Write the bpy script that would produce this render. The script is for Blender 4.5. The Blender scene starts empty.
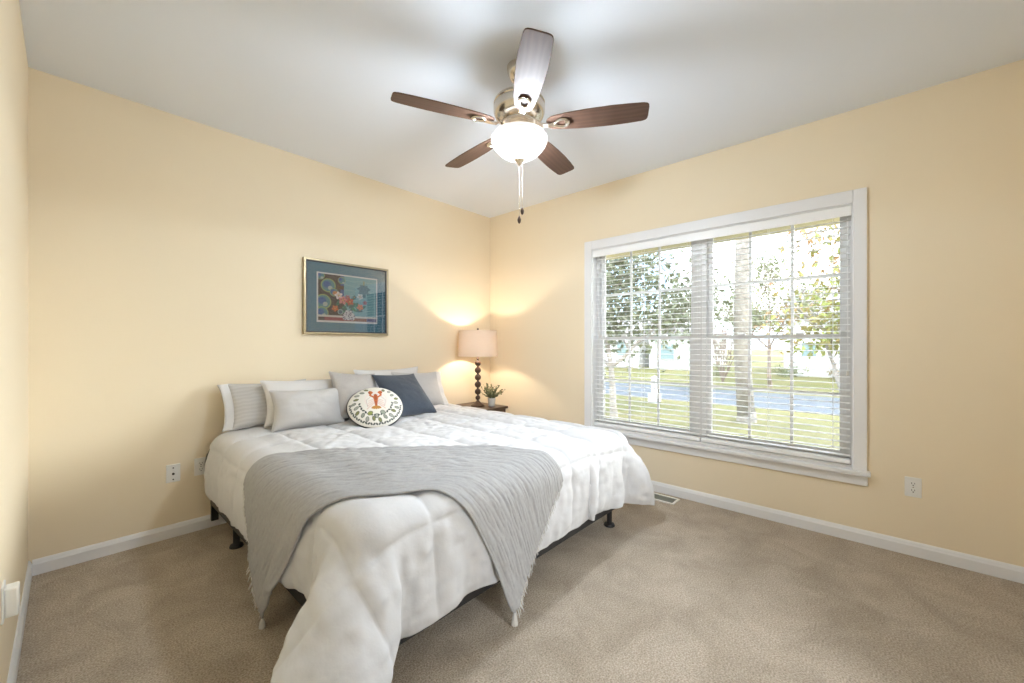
import bpy, math, random
import numpy as np
from mathutils import Vector, Matrix
from mathutils.bvhtree import BVHTree

random.seed(7)
RNG = np.random.RandomState(11)
PI = math.pi
SC = bpy.context.scene
COL = SC.collection

# ------------------------------------------------------------------ camera, world, sun, exposure
cam = bpy.data.objects.new('camera', bpy.data.cameras.new('camera'))
COL.objects.link(cam)
cam.data.sensor_width = 36.0
cam.data.lens = 402.0 / 1024.0 * 36.0
cam.data.shift_y = 2.5 / 1024.0
cam.data.clip_start = 0.02
cam.data.clip_end = 500
cam.location = (0, 0, 1.25)
cam.rotation_euler = (PI / 2, 0, math.radians(-47.9))
SC.camera = cam

SKY = 4.4
world = bpy.data.worlds.new('sky')
SC.world = world
world.use_nodes = True
nt = world.node_tree
bg = nt.nodes['Background']
tc = nt.nodes.new('ShaderNodeTexCoord')
cl = nt.nodes.new('ShaderNodeTexNoise'); cl.inputs['Scale'].default_value = 3.0; cl.inputs['Detail'].default_value = 5
cr = nt.nodes.new('ShaderNodeValToRGB')
cr.color_ramp.elements[0].position = 0.42; cr.color_ramp.elements[0].color = (0.34, 0.47, 0.66, 1)
cr.color_ramp.elements[1].position = 0.58; cr.color_ramp.elements[1].color = (1.0, 0.99, 0.97, 1)
nt.links.new(tc.outputs['Generated'], cl.inputs['Vector'])
nt.links.new(cl.outputs['Fac'], cr.inputs['Fac'])
nt.links.new(cr.outputs['Color'], bg.inputs['Color'])
bg.inputs['Strength'].default_value = SKY

sun = bpy.data.objects.new('sun', bpy.data.lights.new('sun', 'SUN'))
COL.objects.link(sun)
sun.data.energy = 2.0
sun.data.color = (1.0, 0.95, 0.86)
sun.data.angle = math.radians(1.0)
sun.rotation_euler = Vector((0.55, 0.35, -0.76)).to_track_quat('-Z', 'Y').to_euler()

# broad soft daylight lamp, added to strengthen the light through the window
DAY_FILL = 16.0
day_fill = bpy.data.objects.new('daylight', bpy.data.lights.new('daylight', 'SUN'))
COL.objects.link(day_fill)
day_fill.data.energy = DAY_FILL
day_fill.data.color = (0.96, 0.98, 1.0)
day_fill.data.angle = math.radians(45)
day_fill.rotation_euler = Vector((-0.90, 0.36, -0.15)).to_track_quat('-Z', 'Y').to_euler()

vs = SC.view_settings
vs.view_transform = 'Standard'
vs.look = 'None'
vs.gamma = 1.0
vs.use_curve_mapping = False
vs.exposure = 0.5
SC.display_settings.display_device = 'sRGB'
SC.cycles.use_denoising = True
SC.cycles.max_bounces = 12
SC.cycles.diffuse_bounces = 7
SC.cycles.glossy_bounces = 4
SC.cycles.transparent_max_bounces = 16
SC.cycles.sample_clamp_indirect = 6.0
SC.cycles.caustics_reflective = False
SC.cycles.caustics_refractive = False

FAN_W = 90.0        # watts of the fan light
FAN_COL = (0.80, 0.90, 1.0)
HALL_FILL_W = 60.0         # watts of the fill lamp added in the made-up hall
LAMP_W = 10.0        # watts in the table lamp

# ------------------------------------------------------------------ materials
def mat(name, col, rough=0.6, metal=0.0, bump=None, vary=None, spec=0.5, emit=None, coat=0.0, sheen=0.0, trans=0.0):
    """bump = (noise scale, strength, distance); vary = (noise scale, other colour, sharpness)"""
    m = bpy.data.materials.new(name)
    m.use_nodes = True
    n, l = m.node_tree.nodes, m.node_tree.links
    p = n['Principled BSDF']
    p.inputs['Base Color'].default_value = (*col, 1)
    p.inputs['Roughness'].default_value = rough
    p.inputs['Metallic'].default_value = metal
    p.inputs['Specular IOR Level'].default_value = spec
    p.inputs['Coat Weight'].default_value = coat
    p.inputs['Sheen Weight'].default_value = sheen
    tcn = n.new('ShaderNodeTexCoord')
    if vary:
        sc, c2, sh = vary
        nz = n.new('ShaderNodeTexNoise'); nz.inputs['Scale'].default_value = sc; nz.inputs['Detail'].default_value = 5
        rp = n.new('ShaderNodeValToRGB')
        rp.color_ramp.elements[0].position = 0.5 - sh; rp.color_ramp.elements[0].color = (*col, 1)
        rp.color_ramp.elements[1].position = 0.5 + sh; rp.color_ramp.elements[1].color = (*c2, 1)
        l.new(tcn.outputs['Object'], nz.inputs['Vector'])
        l.new(nz.outputs['Fac'], rp.inputs['Fac'])
        l.new(rp.outputs['Color'], p.inputs['Base Color'])
    if bump:
        bs, st, di = bump
        nb = n.new('ShaderNodeTexNoise'); nb.inputs['Scale'].default_value = bs; nb.inputs['Detail'].default_value = 4
        b = n.new('ShaderNodeBump'); b.inputs['Strength'].default_value = st; b.inputs['Distance'].default_value = di
        l.new(tcn.outputs['Object'], nb.inputs['Vector'])
        l.new(nb.outputs['Fac'], b.inputs['Height'])
        l.new(b.outputs['Normal'], p.inputs['Normal'])
    if emit:
        p.inputs['Emission Color'].default_value = (*emit[0], 1)
        p.inputs['Emission Strength'].default_value = emit[1]
    return m

def col_mat(name, rough=0.7, coat=0.0, bump=None):
    """material that reads the mesh's own colour attribute 'Col' (printed patterns)"""
    m = mat(name, (1, 1, 1), rough, coat=coat, bump=bump)
    n, l = m.node_tree.nodes, m.node_tree.links
    a = n.new('ShaderNodeAttribute'); a.attribute_name = 'Col'
    l.new(a.outputs['Color'], n['Principled BSDF'].inputs['Base Color'])
    return m

def wave_mat(name, c1, c2, scale, rough=0.8, axis='X', dist=2.0, bump=0.0, dsc=1.5, vec=(1, 1, 1)):
    """streaky material: wood grain, woven stripes, gauze crinkle"""
    m = mat(name, c1, rough)
    n, l = m.node_tree.nodes, m.node_tree.links
    p = n['Principled BSDF']
    t = n.new('ShaderNodeTexCoord'); mp = n.new('ShaderNodeMapping'); mp.inputs['Scale'].default_value = vec
    w = n.new('ShaderNodeTexWave'); w.bands_direction = axis
    w.inputs['Scale'].default_value = scale; w.inputs['Distortion'].default_value = dist
    w.inputs['Detail'].default_value = 3; w.inputs['Detail Scale'].default_value = dsc
    r = n.new('ShaderNodeValToRGB')
    r.color_ramp.elements[0].color = (*c1, 1); r.color_ramp.elements[1].color = (*c2, 1)
    l.new(t.outputs['Object'], mp.inputs['Vector']); l.new(mp.outputs['Vector'], w.inputs['Vector'])
    l.new(w.outputs['Fac'], r.inputs['Fac']); l.new(r.outputs['Color'], p.inputs['Base Color'])
    if bump:
        b = n.new('ShaderNodeBump'); b.inputs['Strength'].default_value = bump; b.inputs['Distance'].default_value = 0.004
        l.new(w.outputs['Fac'], b.inputs['Height']); l.new(b.outputs['Normal'], p.inputs['Normal'])
    return m

def glass_mat(name, ior=1.45, tint=(0.96, 0.98, 0.97)):
    m = bpy.data.materials.new(name); m.use_nodes = True
    n, l = m.node_tree.nodes, m.node_tree.links
    n.remove(n['Principled BSDF'])
    o = n['Material Output']
    t = n.new('ShaderNodeBsdfTransparent'); t.inputs['Color'].default_value = (*tint, 1)
    g = n.new('ShaderNodeBsdfGlossy'); g.inputs['Roughness'].default_value = 0.01
    f = n.new('ShaderNodeFresnel'); f.inputs['IOR'].default_value = ior
    mx = n.new('ShaderNodeMixShader')
    l.new(f.outputs['Fac'], mx.inputs['Fac']); l.new(t.outputs[0], mx.inputs[1]); l.new(g.outputs[0], mx.inputs[2])
    l.new(mx.outputs[0], o.inputs['Surface'])
    return m

def translucent_mat(name, col, fac=0.5, emit=None):
    m = bpy.data.materials.new(name); m.use_nodes = True
    n, l = m.node_tree.nodes, m.node_tree.links
    p = n['Principled BSDF']; p.inputs['Base Color'].default_value = (*col, 1); p.inputs['Roughness'].default_value = 0.9
    p.inputs['Specular IOR Level'].default_value = 0.1
    t = n.new('ShaderNodeBsdfTranslucent'); t.inputs['Color'].default_value = (*col, 1)
    mx = n.new('ShaderNodeMixShader'); mx.inputs['Fac'].default_value = fac
    l.new(p.outputs[0], mx.inputs[1]); l.new(t.outputs[0], mx.inputs[2])
    l.new(mx.outputs[0], n['Material Output'].inputs['Surface'])
    return m

M = {}
M['wall'] = mat('yellow_wall_paint', (0.83, 0.72, 0.54), 0.75, bump=(260, 0.06, 0.002), spec=0.25)
M['ceiling'] = mat('ceiling_paint', (0.77, 0.81, 0.88), 0.9, bump=(200, 0.05, 0.002), spec=0.2)
M['trim'] = mat('white_trim_paint', (0.80, 0.80, 0.81), 0.35, spec=0.4)
M['blind'] = mat('white_blind_vinyl', (0.88, 0.88, 0.88), 0.4, spec=0.4)
M['vinyl'] = mat('white_window_vinyl', (0.78, 0.78, 0.78), 0.4)
M['glass'] = glass_mat('window_glass')
M['picture_glass'] = glass_mat('picture_glass', 1.9, tint=(1, 1, 1))
M['white_fabric'] = mat('white_cotton', (0.60, 0.607, 0.63), 0.85, bump=(38, 0.25, 0.006), sheen=0.1, spec=0.15)
M['pillow_white'] = mat('white_pillow_cotton', (0.66, 0.65, 0.645), 0.85, bump=(45, 0.2, 0.006), spec=0.15)
M['pillow_grey'] = mat('light_grey_cotton', (0.52, 0.51, 0.505), 0.85, bump=(60, 0.2, 0.005), spec=0.15)
M['pillow_taupe'] = mat('taupe_linen', (0.45, 0.425, 0.405), 0.9, bump=(150, 0.35, 0.003), vary=(120, (0.39, 0.365, 0.345), 0.3), spec=0.1)
M['pillow_stripe'] = wave_mat('grey_striped_cotton', (0.55, 0.54, 0.53), (0.50, 0.49, 0.48), 12, axis='Y', dist=3, bump=0.15)
M['navy'] = mat('navy_chenille', (0.042, 0.052, 0.070), 0.9, bump=(180, 0.5, 0.004), vary=(140, (0.07, 0.085, 0.112), 0.25), spec=0.15, sheen=0.2)
M['black'] = mat('black_steel', (0.012, 0.012, 0.014), 0.5)
M['black_fabric'] = mat('black_fabric', (0.014, 0.014, 0.016), 0.9, bump=(300, 0.3, 0.002))
M['nickel'] = mat('brushed_nickel', (0.72, 0.66, 0.58), 0.24, metal=1.0)
M['walnut'] = wave_mat('dark_walnut_blade', (0.095, 0.052, 0.036), (0.115, 0.064, 0.044), 3, rough=0.5, axis='Y', dist=6, vec=(0.6, 4, 1))
M['walnut'].node_tree.nodes['Principled BSDF'].inputs['Specular IOR Level'].default_value = 0.2
M['dark_wood'] = wave_mat('dark_wood', (0.055, 0.033, 0.02), (0.09, 0.055, 0.034), 4, rough=0.45, axis='Y', dist=4, vec=(1, 5, 1))
M['lamp_wood'] = mat('bronze_brown_turned_wood', (0.085, 0.04, 0.022), 0.32, vary=(14, (0.035, 0.018, 0.012), 0.25))
M['shade'] = translucent_mat('linen_lamp_shade', (0.74, 0.635, 0.53), 0.18)
def bowl_mat():
    m = mat('frosted_bowl_glass', (0.10, 0.09, 0.08), 0.3, emit=((1.0, 0.90, 0.79), 0.62))
    n, l = m.node_tree.nodes, m.node_tree.links
    t = n.new('ShaderNodeBsdfTransparent'); mx = n.new('ShaderNodeMixShader'); mx.inputs['Fac'].default_value = 0.5
    l.new(n['Principled BSDF'].outputs[0], mx.inputs[1]); l.new(t.outputs[0], mx.inputs[2])
    l.new(mx.outputs[0], n['Material Output'].inputs['Surface'])
    return m
M['bowl'] = bowl_mat()
M['light_block'] = mat('light_block_dark', (0.06, 0.05, 0.045), 0.6)
M['bulb'] = mat('bulb_glass', (0.9, 0.85, 0.8), 0.3, emit=((1, 0.85, 0.65), 12))
M['plate'] = mat('white_plastic_plate', (0.80, 0.79, 0.76), 0.35)
M['slot'] = mat('dark_slot', (0.03, 0.028, 0.025), 0.6)
M['vent'] = mat('cream_vent_metal', (0.74, 0.72, 0.67), 0.4)
M['vent_dark'] = mat('vent_louver', (0.22, 0.23, 0.20), 0.6)
M['gold'] = mat('champagne_frame', (0.55, 0.46, 0.30), 0.35, metal=0.75, vary=(30, (0.42, 0.35, 0.22), 0.3))
M['frame_lip'] = mat('dark_frame_lip', (0.05, 0.055, 0.06), 0.5)
M['mat_board'] = mat('teal_mat_board', (0.085, 0.235, 0.315), 0.85, vary=(9, (0.095, 0.25, 0.33), 0.3))
M['print_border'] = mat('white_print_border', (0.80, 0.79, 0.77), 0.9)
M['art'] = col_mat('printed_flowers', 0.8)
M['round_print'] = col_mat('embroidered_round_cover', 0.9, bump=(200, 0.3, 0.002))
M['piping'] = mat('dark_piping', (0.03, 0.035, 0.045), 0.8)
M['pot'] = mat('pale_glazed_pot', (0.62, 0.60, 0.57), 0.4)
M['leaf'] = mat('sage_leaf', (0.10, 0.125, 0.05), 0.6, vary=(30, (0.20, 0.20, 0.10), 0.3))
M['soil'] = mat('potting_soil', (0.03, 0.02, 0.015), 0.95)
M['fringe'] = mat('pale_grey_fringe', (0.62, 0.615, 0.60), 0.9)

def carpet_mat():
    m = mat('taupe_carpet', (0.36, 0.28, 0.215), 0.97, spec=0.05)
    n, l = m.node_tree.nodes, m.node_tree.links
    p = n['Principled BSDF']
    t = n.new('ShaderNodeTexCoord')
    big = n.new('ShaderNodeTexNoise'); big.inputs['Scale'].default_value = 4.2; big.inputs['Detail'].default_value = 6; big.inputs['Roughness'].default_value = 0.62
    big.inputs['Distortion'].default_value = 0.7
    fin = n.new('ShaderNodeTexNoise'); fin.inputs['Scale'].default_value = 150; fin.inputs['Detail'].default_value = 3
    r1 = n.new('ShaderNodeValToRGB')
    r1.color_ramp.elements[0].position = 0.35; r1.color_ramp.elements[0].color = (0.415, 0.355, 0.285, 1)
    r1.color_ramp.elements[1].position = 0.65; r1.color_ramp.elements[1].color = (0.525, 0.458, 0.378, 1)
    r2 = n.new('ShaderNodeValToRGB')
    r2.color_ramp.elements[0].position = 0.3; r2.color_ramp.elements[0].color = (0.62, 0.6, 0.58, 1)
    r2.color_ramp.elements[1].position = 0.7; r2.color_ramp.elements[1].color = (1.25, 1.25, 1.25, 1)
    mx = n.new('ShaderNodeMix'); mx.data_type = 'RGBA'; mx.blend_type = 'MULTIPLY'; mx.inputs['Factor'].default_value = 1
    b = n.new('ShaderNodeBump'); b.inputs['Strength'].default_value = 0.7; b.inputs['Distance'].default_value = 0.012
    ad = n.new('ShaderNodeMath'); ad.operation = 'MULTIPLY_ADD'; ad.inputs[1].default_value = 1.6
    l.new(t.outputs['Object'], big.inputs['Vector']); l.new(t.outputs['Object'], fin.inputs['Vector'])
    l.new(big.outputs['Fac'], r1.inputs['Fac']); l.new(fin.outputs['Fac'], r2.inputs['Fac'])
    l.new(r1.outputs['Color'], mx.inputs['A']); l.new(r2.outputs['Color'], mx.inputs['B'])
    l.new(mx.outputs['Result'], p.inputs['Base Color'])
    l.new(big.outputs['Fac'], ad.inputs[0]); l.new(fin.outputs['Fac'], ad.inputs[2])
    l.new(ad.outputs[0], b.inputs['Height']); l.new(b.outputs['Normal'], p.inputs['Normal'])
    return m
M['carpet'] = carpet_mat()

# ------------------------------------------------------------------ mesh building
class MB:
    def __init__(s):
        s.v, s.f = [], []
    def add(s, verts, faces):
        o = len(s.v)
        s.v += [tuple(map(float, q)) for q in verts]
        s.f += [tuple(i + o for i in f) for f in faces]
        return s
    def box(s, x0, x1, y0, y1, z0, z1, mtx=None):
        vs_ = [(x, y, z) for z in (z0, z1) for y in (y0, y1) for x in (x0, x1)]
        if mtx is not None:
            vs_ = [mtx @ Vector(q) for q in vs_]
        return s.add(vs_, [(0, 2, 3, 1), (4, 5, 7, 6), (0, 1, 5, 4), (2, 6, 7, 3), (0, 4, 6, 2), (1, 3, 7, 5)])
    def lathe(s, prof, n=32, cx=0, cy=0, z0=0, cap=True):
        vs_, fs = [], []
        for r, z in prof:
            for k in range(n):
                a = 2 * PI * k / n
                vs_.append((cx + r * math.cos(a), cy + r * math.sin(a), z0 + z))
        for i in range(len(prof) - 1):
            for k in range(n):
                k2 = (k + 1) % n
                fs.append((i * n + k, i * n + k2, (i + 1) * n + k2, (i + 1) * n + k))
        if cap:
            fs.append(tuple(range(n - 1, -1, -1)))
            fs.append(tuple((len(prof) - 1) * n + k for k in range(n)))
        return s.add(vs_, fs)
    def tube(s, path, rad, n=8, cap=True, closed=False):
        path = [Vector(p) for p in path]
        m = len(path)
        rads = rad if hasattr(rad, '__len__') else [rad] * m
        vs_, fs = [], []
        up = None
        for i, p in enumerate(path):
            if closed:
                t = path[(i + 1) % m] - path[i - 1]
            else:
                t = path[min(i + 1, m - 1)] - path[max(i - 1, 0)]
            if t.length < 1e-9:
                t = Vector((0, 0, 1))
            t.normalize()
            if up is None:
                up = Vector((0, 0, 1)) if abs(t.z) < 0.9 else Vector((1, 0, 0))
            a = t.cross(up)
            if a.length < 1e-6:
                a = t.cross(Vector((0, 1, 0.3)))
            a.normalize(); b = a.cross(t).normalized(); up = b
            for k in range(n):
                w = 2 * PI * k / n
                vs_.append(p + (a * math.cos(w) + b * math.sin(w)) * rads[i])
        for i in range(m if closed else m - 1):
            j = (i + 1) % m
            for k in range(n):
                k2 = (k + 1) % n
                fs.append((i * n + k, i * n + k2, j * n + k2, j * n + k))
        if cap and not closed:
            fs.append(tuple(range(n - 1, -1, -1)))
            fs.append(tuple((m - 1) * n + k for k in range(n)))
        return s.add(vs_, fs)
    def prism(s, outline, z0, z1, mtx=None):
        n = len(outline)
        vs_ = [(x, y, z0) for x, y in outline] + [(x, y, z1) for x, y in outline]
        if mtx is not None:
            vs_ = [mtx @ Vector(q) for q in vs_]
        fs = [tuple(range(n - 1, -1, -1)), tuple(range(n, 2 * n))]
        fs += [(k, (k + 1) % n, n + (k + 1) % n, n + k) for k in range(n)]
        return s.add(vs_, fs)
    def build(s, name, m, parent=None, smooth=False, bevel=0.0, seg=2, cat=None, label=None, group=None, kind=None):
        me = bpy.data.meshes.new(name)
        me.from_pydata(s.v, [], s.f)
        me.update()
        me.materials.append(M[m] if isinstance(m, str) else m)
        o = bpy.data.objects.new(name, me)
        COL.objects.link(o)
        if parent is not None:
            o.parent = parent
        if smooth:
            me.polygons.foreach_set('use_smooth', [True] * len(me.polygons))
            if smooth != 'all':
                me.set_sharp_from_angle(angle=math.radians(40))
        if bevel:
            b = o.modifiers.new('bevel', 'BEVEL'); b.width = bevel; b.segments = seg; b.limit_method = 'ANGLE'
        tag(o, label, cat, group, kind)
        return o

def tag(o, label=None, cat=None, group=None, kind=None):
    if label: o['label'] = label
    if cat: o['category'] = cat
    if group: o['group'] = group
    if kind: o['kind'] = kind
    return o

def thing(name, loc, label, cat, group=None, rot=(0, 0, 0)):
    o = bpy.data.objects.new(name, None)
    COL.objects.link(o)
    o.location = loc; o.rotation_euler = rot
    o.empty_display_size = 0.1
    return tag(o, label, cat, group)

def copy_thing(o, loc=None, label=None, rot=None):
    def rec(src, par):
        c = src.copy(); COL.objects.link(c)
        if par is not None: c.parent = par
        for ch in [q for q in bpy.data.objects if q.parent == src]:
            rec(ch, c)
        return c
    r = rec(o, None)
    if loc is not None: r.location = loc
    if rot is not None: r.rotation_euler = rot
    if label: r['label'] = label
    return r

def grid_obj(name, P, m, parent=None, smooth='all', **kw):
    """P: (ny, nx, 3) array"""
    ny, nx = P.shape[:2]
    me = bpy.data.meshes.new(name)
    idx = np.arange(ny * nx).reshape(ny, nx)
    q = np.stack([idx[:-1, :-1], idx[:-1, 1:], idx[1:, 1:], idx[1:, :-1]], -1).reshape(-1, 4)
    me.from_pydata(P.reshape(-1, 3).tolist(), [], q.tolist())
    me.update()
    me.materials.append(M[m] if isinstance(m, str) else m)
    if smooth:
        me.polygons.foreach_set('use_smooth', [True] * len(me.polygons))
    o = bpy.data.objects.new(name, me); COL.objects.link(o)
    if parent is not None: o.parent = parent
    tag(o, kw.get('label'), kw.get('cat'), kw.get('group'), kw.get('kind'))
    return o

def set_cols(o, C):
    me = o.data
    a = me.color_attributes.new('Col', 'FLOAT_COLOR', 'POINT')
    C = np.concatenate([C.reshape(-1, 3), np.ones((C.reshape(-1, 3).shape[0], 1))], 1).astype(np.float32)
    a.data.foreach_set('color', C.ravel())

# ------------------------------------------------------------------ room shell
XL, XR, YF, YB, ZC = -0.14, 3.355, -0.62, 3.38, 2.74
T = 0.16
def struct(name, mb, m, **kw):
    return mb.build(name, m, kind='structure', **kw)

struct('floor', MB().box(XL - T, XR + T, YF - T, YB + T, -0.12, 0), 'carpet')
struct('ceiling', MB().box(XL - T, XR + T, YF - T, YB + T, ZC, ZC + 0.12), 'ceiling')
struct('wall_back', MB().box(XL - T, XR + T, YB, YB + T, 0, ZC), 'wall')
struct('wall_left', MB().box(XL - T, XL, YF - T, YB, 0, ZC), 'wall')
HX0, HX1, HZ = 0.40, 1.30, 2.05                     # unseen doorway and hall behind the camera, added to let fill light in
w = MB()
w.box(XL, HX0, YF - T, YF, 0, ZC); w.box(HX1, XR + T, YF - T, YF, 0, ZC); w.box(HX0, HX1, YF - T, YF, HZ, ZC)
struct('wall_front', w, 'wall')
w = MB()
w.box(HX0 - 0.07, HX0 + 0.01, YF - 0.001, YF + 0.016, 0, HZ + 0.07); w.box(HX1 - 0.01, HX1 + 0.07, YF - 0.001, YF + 0.016, 0, HZ + 0.07)
w.box(HX0 + 0.01, HX1 - 0.01, YF - 0.001, YF + 0.016, HZ - 0.01, HZ + 0.07)
struct('trim_6', w, 'trim', bevel=0.003)  # casing of the added doorway
HYF = -2.6
struct('added_hall_floor', MB().box(-0.6, 2.4, HYF - T, YF - T, -0.12, 0), 'carpet')
struct('added_hall_ceiling', MB().box(-0.6 - T, 2.4 + T, HYF - T, YF - T, ZC, ZC + 0.12), 'ceiling')
w = MB()
w.box(-0.6 - T, -0.6, HYF - T, YF - T, -0.1, ZC); w.box(2.4, 2.4 + T, HYF - T, YF - T, -0.1, ZC); w.box(-0.6, 2.4, HYF - T, HYF, -0.1, ZC)
struct('added_hall_wall', w, 'ceiling')
hl = bpy.data.lights.new('hall_fill', 'AREA'); hl.energy = HALL_FILL_W; hl.color = (0.90, 0.95, 1.0); hl.shape = 'DISK'; hl.size = 0.7
ho = bpy.data.objects.new('hall_fill', hl); COL.objects.link(ho); ho.location = (0.15, -1.65, 2.2)  # unseen area lamp, added to brighten the bed front through the doorway
ho.rotation_euler = Vector((0.75, 1.0, -0.55)).to_track_quat('-Z', 'Y').to_euler()
WY0, WY1, WZ0, WZ1 = 0.10, 2.005, 0.455, 2.15      # window opening
w = MB()
w.box(XR, XR + T, YF, WY0, 0, ZC)
w.box(XR, XR + T, WY1, YB, 0, ZC)
w.box(XR, XR + T, WY0, WY1, 0, WZ0)
w.box(XR, XR + T, WY0, WY1, WZ1, ZC)
struct('wall_right', w, 'wall')

def baseboard(name, outline_pts, axis, a0, a1):
    """profile (depth from wall, z) swept along an axis"""
    mb = MB()
    vs_ = []
    for a in (a0, a1):
        for d, z in outline_pts:
            if axis == 'right': vs_.append((XR - d, a, z))
            elif axis == 'left': vs_.append((XL + d, a, z))
            elif axis == 'back': vs_.append((a, YB - d, z))
            else: vs_.append((a, YF + d, z))
    n = len(outline_pts)
    fs = [(k, (k + 1) % n, n + (k + 1) % n, n + k) for k in range(n)] + [tuple(range(n - 1, -1, -1)), tuple(range(n, 2 * n))]
    mb.add(vs_, fs)
    return struct(name, mb, 'trim')
BP = [(0, 0), (0.014, 0), (0.014, 0.058), (0.011, 0.066), (0.009, 0.074), (0.004, 0.083), (0, 0.083)]
baseboard('baseboard_back', BP, 'back', XL + 0.014, XR - 0.014)
baseboard('baseboard_right', BP, 'right', YF, YB)
baseboard('baseboard_left', BP, 'left', YF, YB)
baseboard('baseboard_front', BP, 'front', HX1 + 0.07, XR - 0.014)

# window casing, stool and apron (trim), jamb lining
cw = 0.078
mb = MB()
mb.box(XR - 0.018, XR, WY0 - cw + 0.016, WY0 + 0.004, 0.43, WZ1 + cw)
mb.box(XR - 0.018, XR, WY1 - 0.004, WY1 + cw - 0.004, 0.43, WZ1 + cw)
mb.box(XR - 0.0175, XR, WY0 + 0.004, WY1 - 0.004, WZ1 - 0.004, WZ1 + cw)
struct('trim_1', mb, 'trim', bevel=0.004)
mb = MB()
mb.box(XR - 0.05, XR + 0.03, WY0 - cw - 0.002, WY1 + cw + 0.014, 0.428, 0.456)
struct('trim_2', mb, 'trim', bevel=0.006)
struct('trim_3', MB().box(XR - 0.016, XR, WY0 - cw + 0.012, WY1 + cw, 0.362, 0.428), 'trim', bevel=0.004)
mb = MB()
mb.box(XR, XR + T, WY0 - 0.001, WY0 + 0.012, WZ0, WZ1)
mb.box(XR, XR + T, WY1 - 0.012, WY1 + 0.001, WZ0, WZ1)
mb.box(XR, XR + T, WY0, WY1, WZ1 - 0.012, WZ1)
mb.box(XR + 0.03, XR + T, WY0, WY1, WZ0 - 0.001, WZ0 + 0.014)
struct('trim_4', mb, 'vinyl')

# two double-hung windows with grilles
def window(name, y0, y1):
    X0 = XR + 0.095
    zb, zt, zm = WZ0 + 0.014, WZ1 - 0.012, 1.30
    fw = 0.03
    mb = MB()
    mb.box(X0 - 0.025, X0 + 0.06, y0, y0 + fw, zb, zt)
    mb.box(X0 - 0.025, X0 + 0.06, y1 - fw, y1, zb, zt)
    mb.box(X0 - 0.025, X0 + 0.06, y0 + fw, y1 - fw, zt - 0.012, zt)
    mb.box(X0 - 0.025, X0 + 0.06, y0 + fw, y1 - fw, zb, zb + 0.03)
    root = struct(name, mb, 'vinyl', bevel=0.002)
    def sash(nm, x, z0, z1, rb, rt):
        s_ = MB(); st = 0.034; d = 0.026
        a, b = y0 + fw, y1 - fw
        s_.box(x, x + d, a, a + st, z0, z1); s_.box(x, x + d, b - st, b, z0, z1)
        s_.box(x, x + d, a + st, b - st, z0, z0 + rb); s_.box(x, x + d, a + st, b - st, z1 - rt, z1)
        o = s_.build(nm, 'vinyl', root, bevel=0.002)
        g = MB(); gw = 0.0095
        ya, yb = a + st, b - st
        za, zc = z0 + rb, z1 - rt
        for k in (1, 2):
            yy = ya + (yb - ya) * k / 3
            g.box(x + 0.004, x + 0.013, yy - gw, yy + gw, za, zc)
        zz = (za + zc) / 2
        g.box(x + 0.003, x + 0.012, ya, yb, zz - gw, zz + gw)
        g.build('grille', 'vinyl', o)
        MB().box(x + 0.014, x + 0.018, ya, yb, za, zc).build('pane', 'glass', o)
    sash('lower_sash', X0 - 0.012, zb + 0.03, zm + 0.016, 0.045, 0.03)
    sash('upper_sash', X0 + 0.018, zm - 0.012, zt - 0.012, 0.03, 0.020)
    for yy in (y0 + (y1 - y0) * 0.3, y0 + (y1 - y0) * 0.7):
        MB().box(X0 - 0.022, X0 + 0.006, yy - 0.025, yy + 0.025, zm + 0.016, zm + 0.03).build('sash_lock', 'vinyl', root, bevel=0.004)
    return root
YM0, YM1 = 1.03, 1.07
window('window_1', YM1, WY1 - 0.012)
window('window_2', WY0 + 0.012, YM0)
struct('trim_5', MB().box(XR + 0.07, XR + T, YM0, YM1, WZ0 + 0.014, WZ1 - 0.012), 'vinyl')

# ------------------------------------------------------------------ blinds
def blind(y0, y1, label):
    zt, zb = WZ1 - 0.014, WZ0 + 0.022
    xc = XR + 0.034
    root = thing('window_blind', (xc, (y0 + y1) / 2, zb), label, 'blind', 'white slatted blinds in the window')
    hw = (y1 - y0) / 2
    H = zt - zb
    MB().box(-0.026, 0.02, -hw, hw, H - 0.045, H).build('headrail', 'blind', root, bevel=0.002)
    MB().box(-0.024, 0.024, -hw, hw, 0.0, 0.03).build('bottom_rail', 'blind', root, bevel=0.006)
    sl = MB()
    n = 37
    for k in range(n):
        z = 0.055 + (H - 0.055 - 0.085) * k / (n - 1)
        a = math.radians(3)
        prof = [(-0.019, -0.0016), (0, 0.0008), (0.019, -0.0016)]
        vs_ = []
        for dz in (0.0011, -0.0011):
            for y in (-hw + 0.004, hw - 0.004):
                for px, pz in prof:
                    vs_.append((px * math.cos(a), y, z + pz + dz + px * math.sin(a)))
        sl.add(vs_, [(0, 1, 4, 3), (1, 2, 5, 4), (6, 9, 10, 7), (7, 10, 11, 8), (0, 6, 7, 1), (1, 7, 8, 2), (3, 4, 10, 9), (4, 5, 11, 10), (0, 3, 9, 6), (2, 8, 11, 5)])
    sl.build('slats', 'blind', root)
    for yy in (-hw * 0.80, 0.0, hw * 0.80):
        c = MB()
        for px in (-0.0255, 0.0255):
            c.tube([(px, yy, 0.03), (px, yy, H - 0.045)], 0.0011, 5)
        c.build('ladder_cord', 'blind', root)
    return root
blind(1.034, WY1 - 0.016, 'white slatted blind nearer the corner lamp, over the window half beside the bed')
b2 = blind(WY0 + 0.016, 1.026, 'white slatted blind nearer the wall outlet, over the half showing the big tree trunk')
MB().tube([(-0.035, -0.44, 1.58), (-0.036, -0.44, 0.60)], 0.0022, 6).build('pull_cord', 'blind', b2)
MB().lathe([(0.003, 0), (0.007, 0.006), (0.006, 0.028), (0.003, 0.032)], 10, -0.036, -0.44, 0.57).build('cord_tassel', 'vent', b2)
valance = MB()
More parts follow.
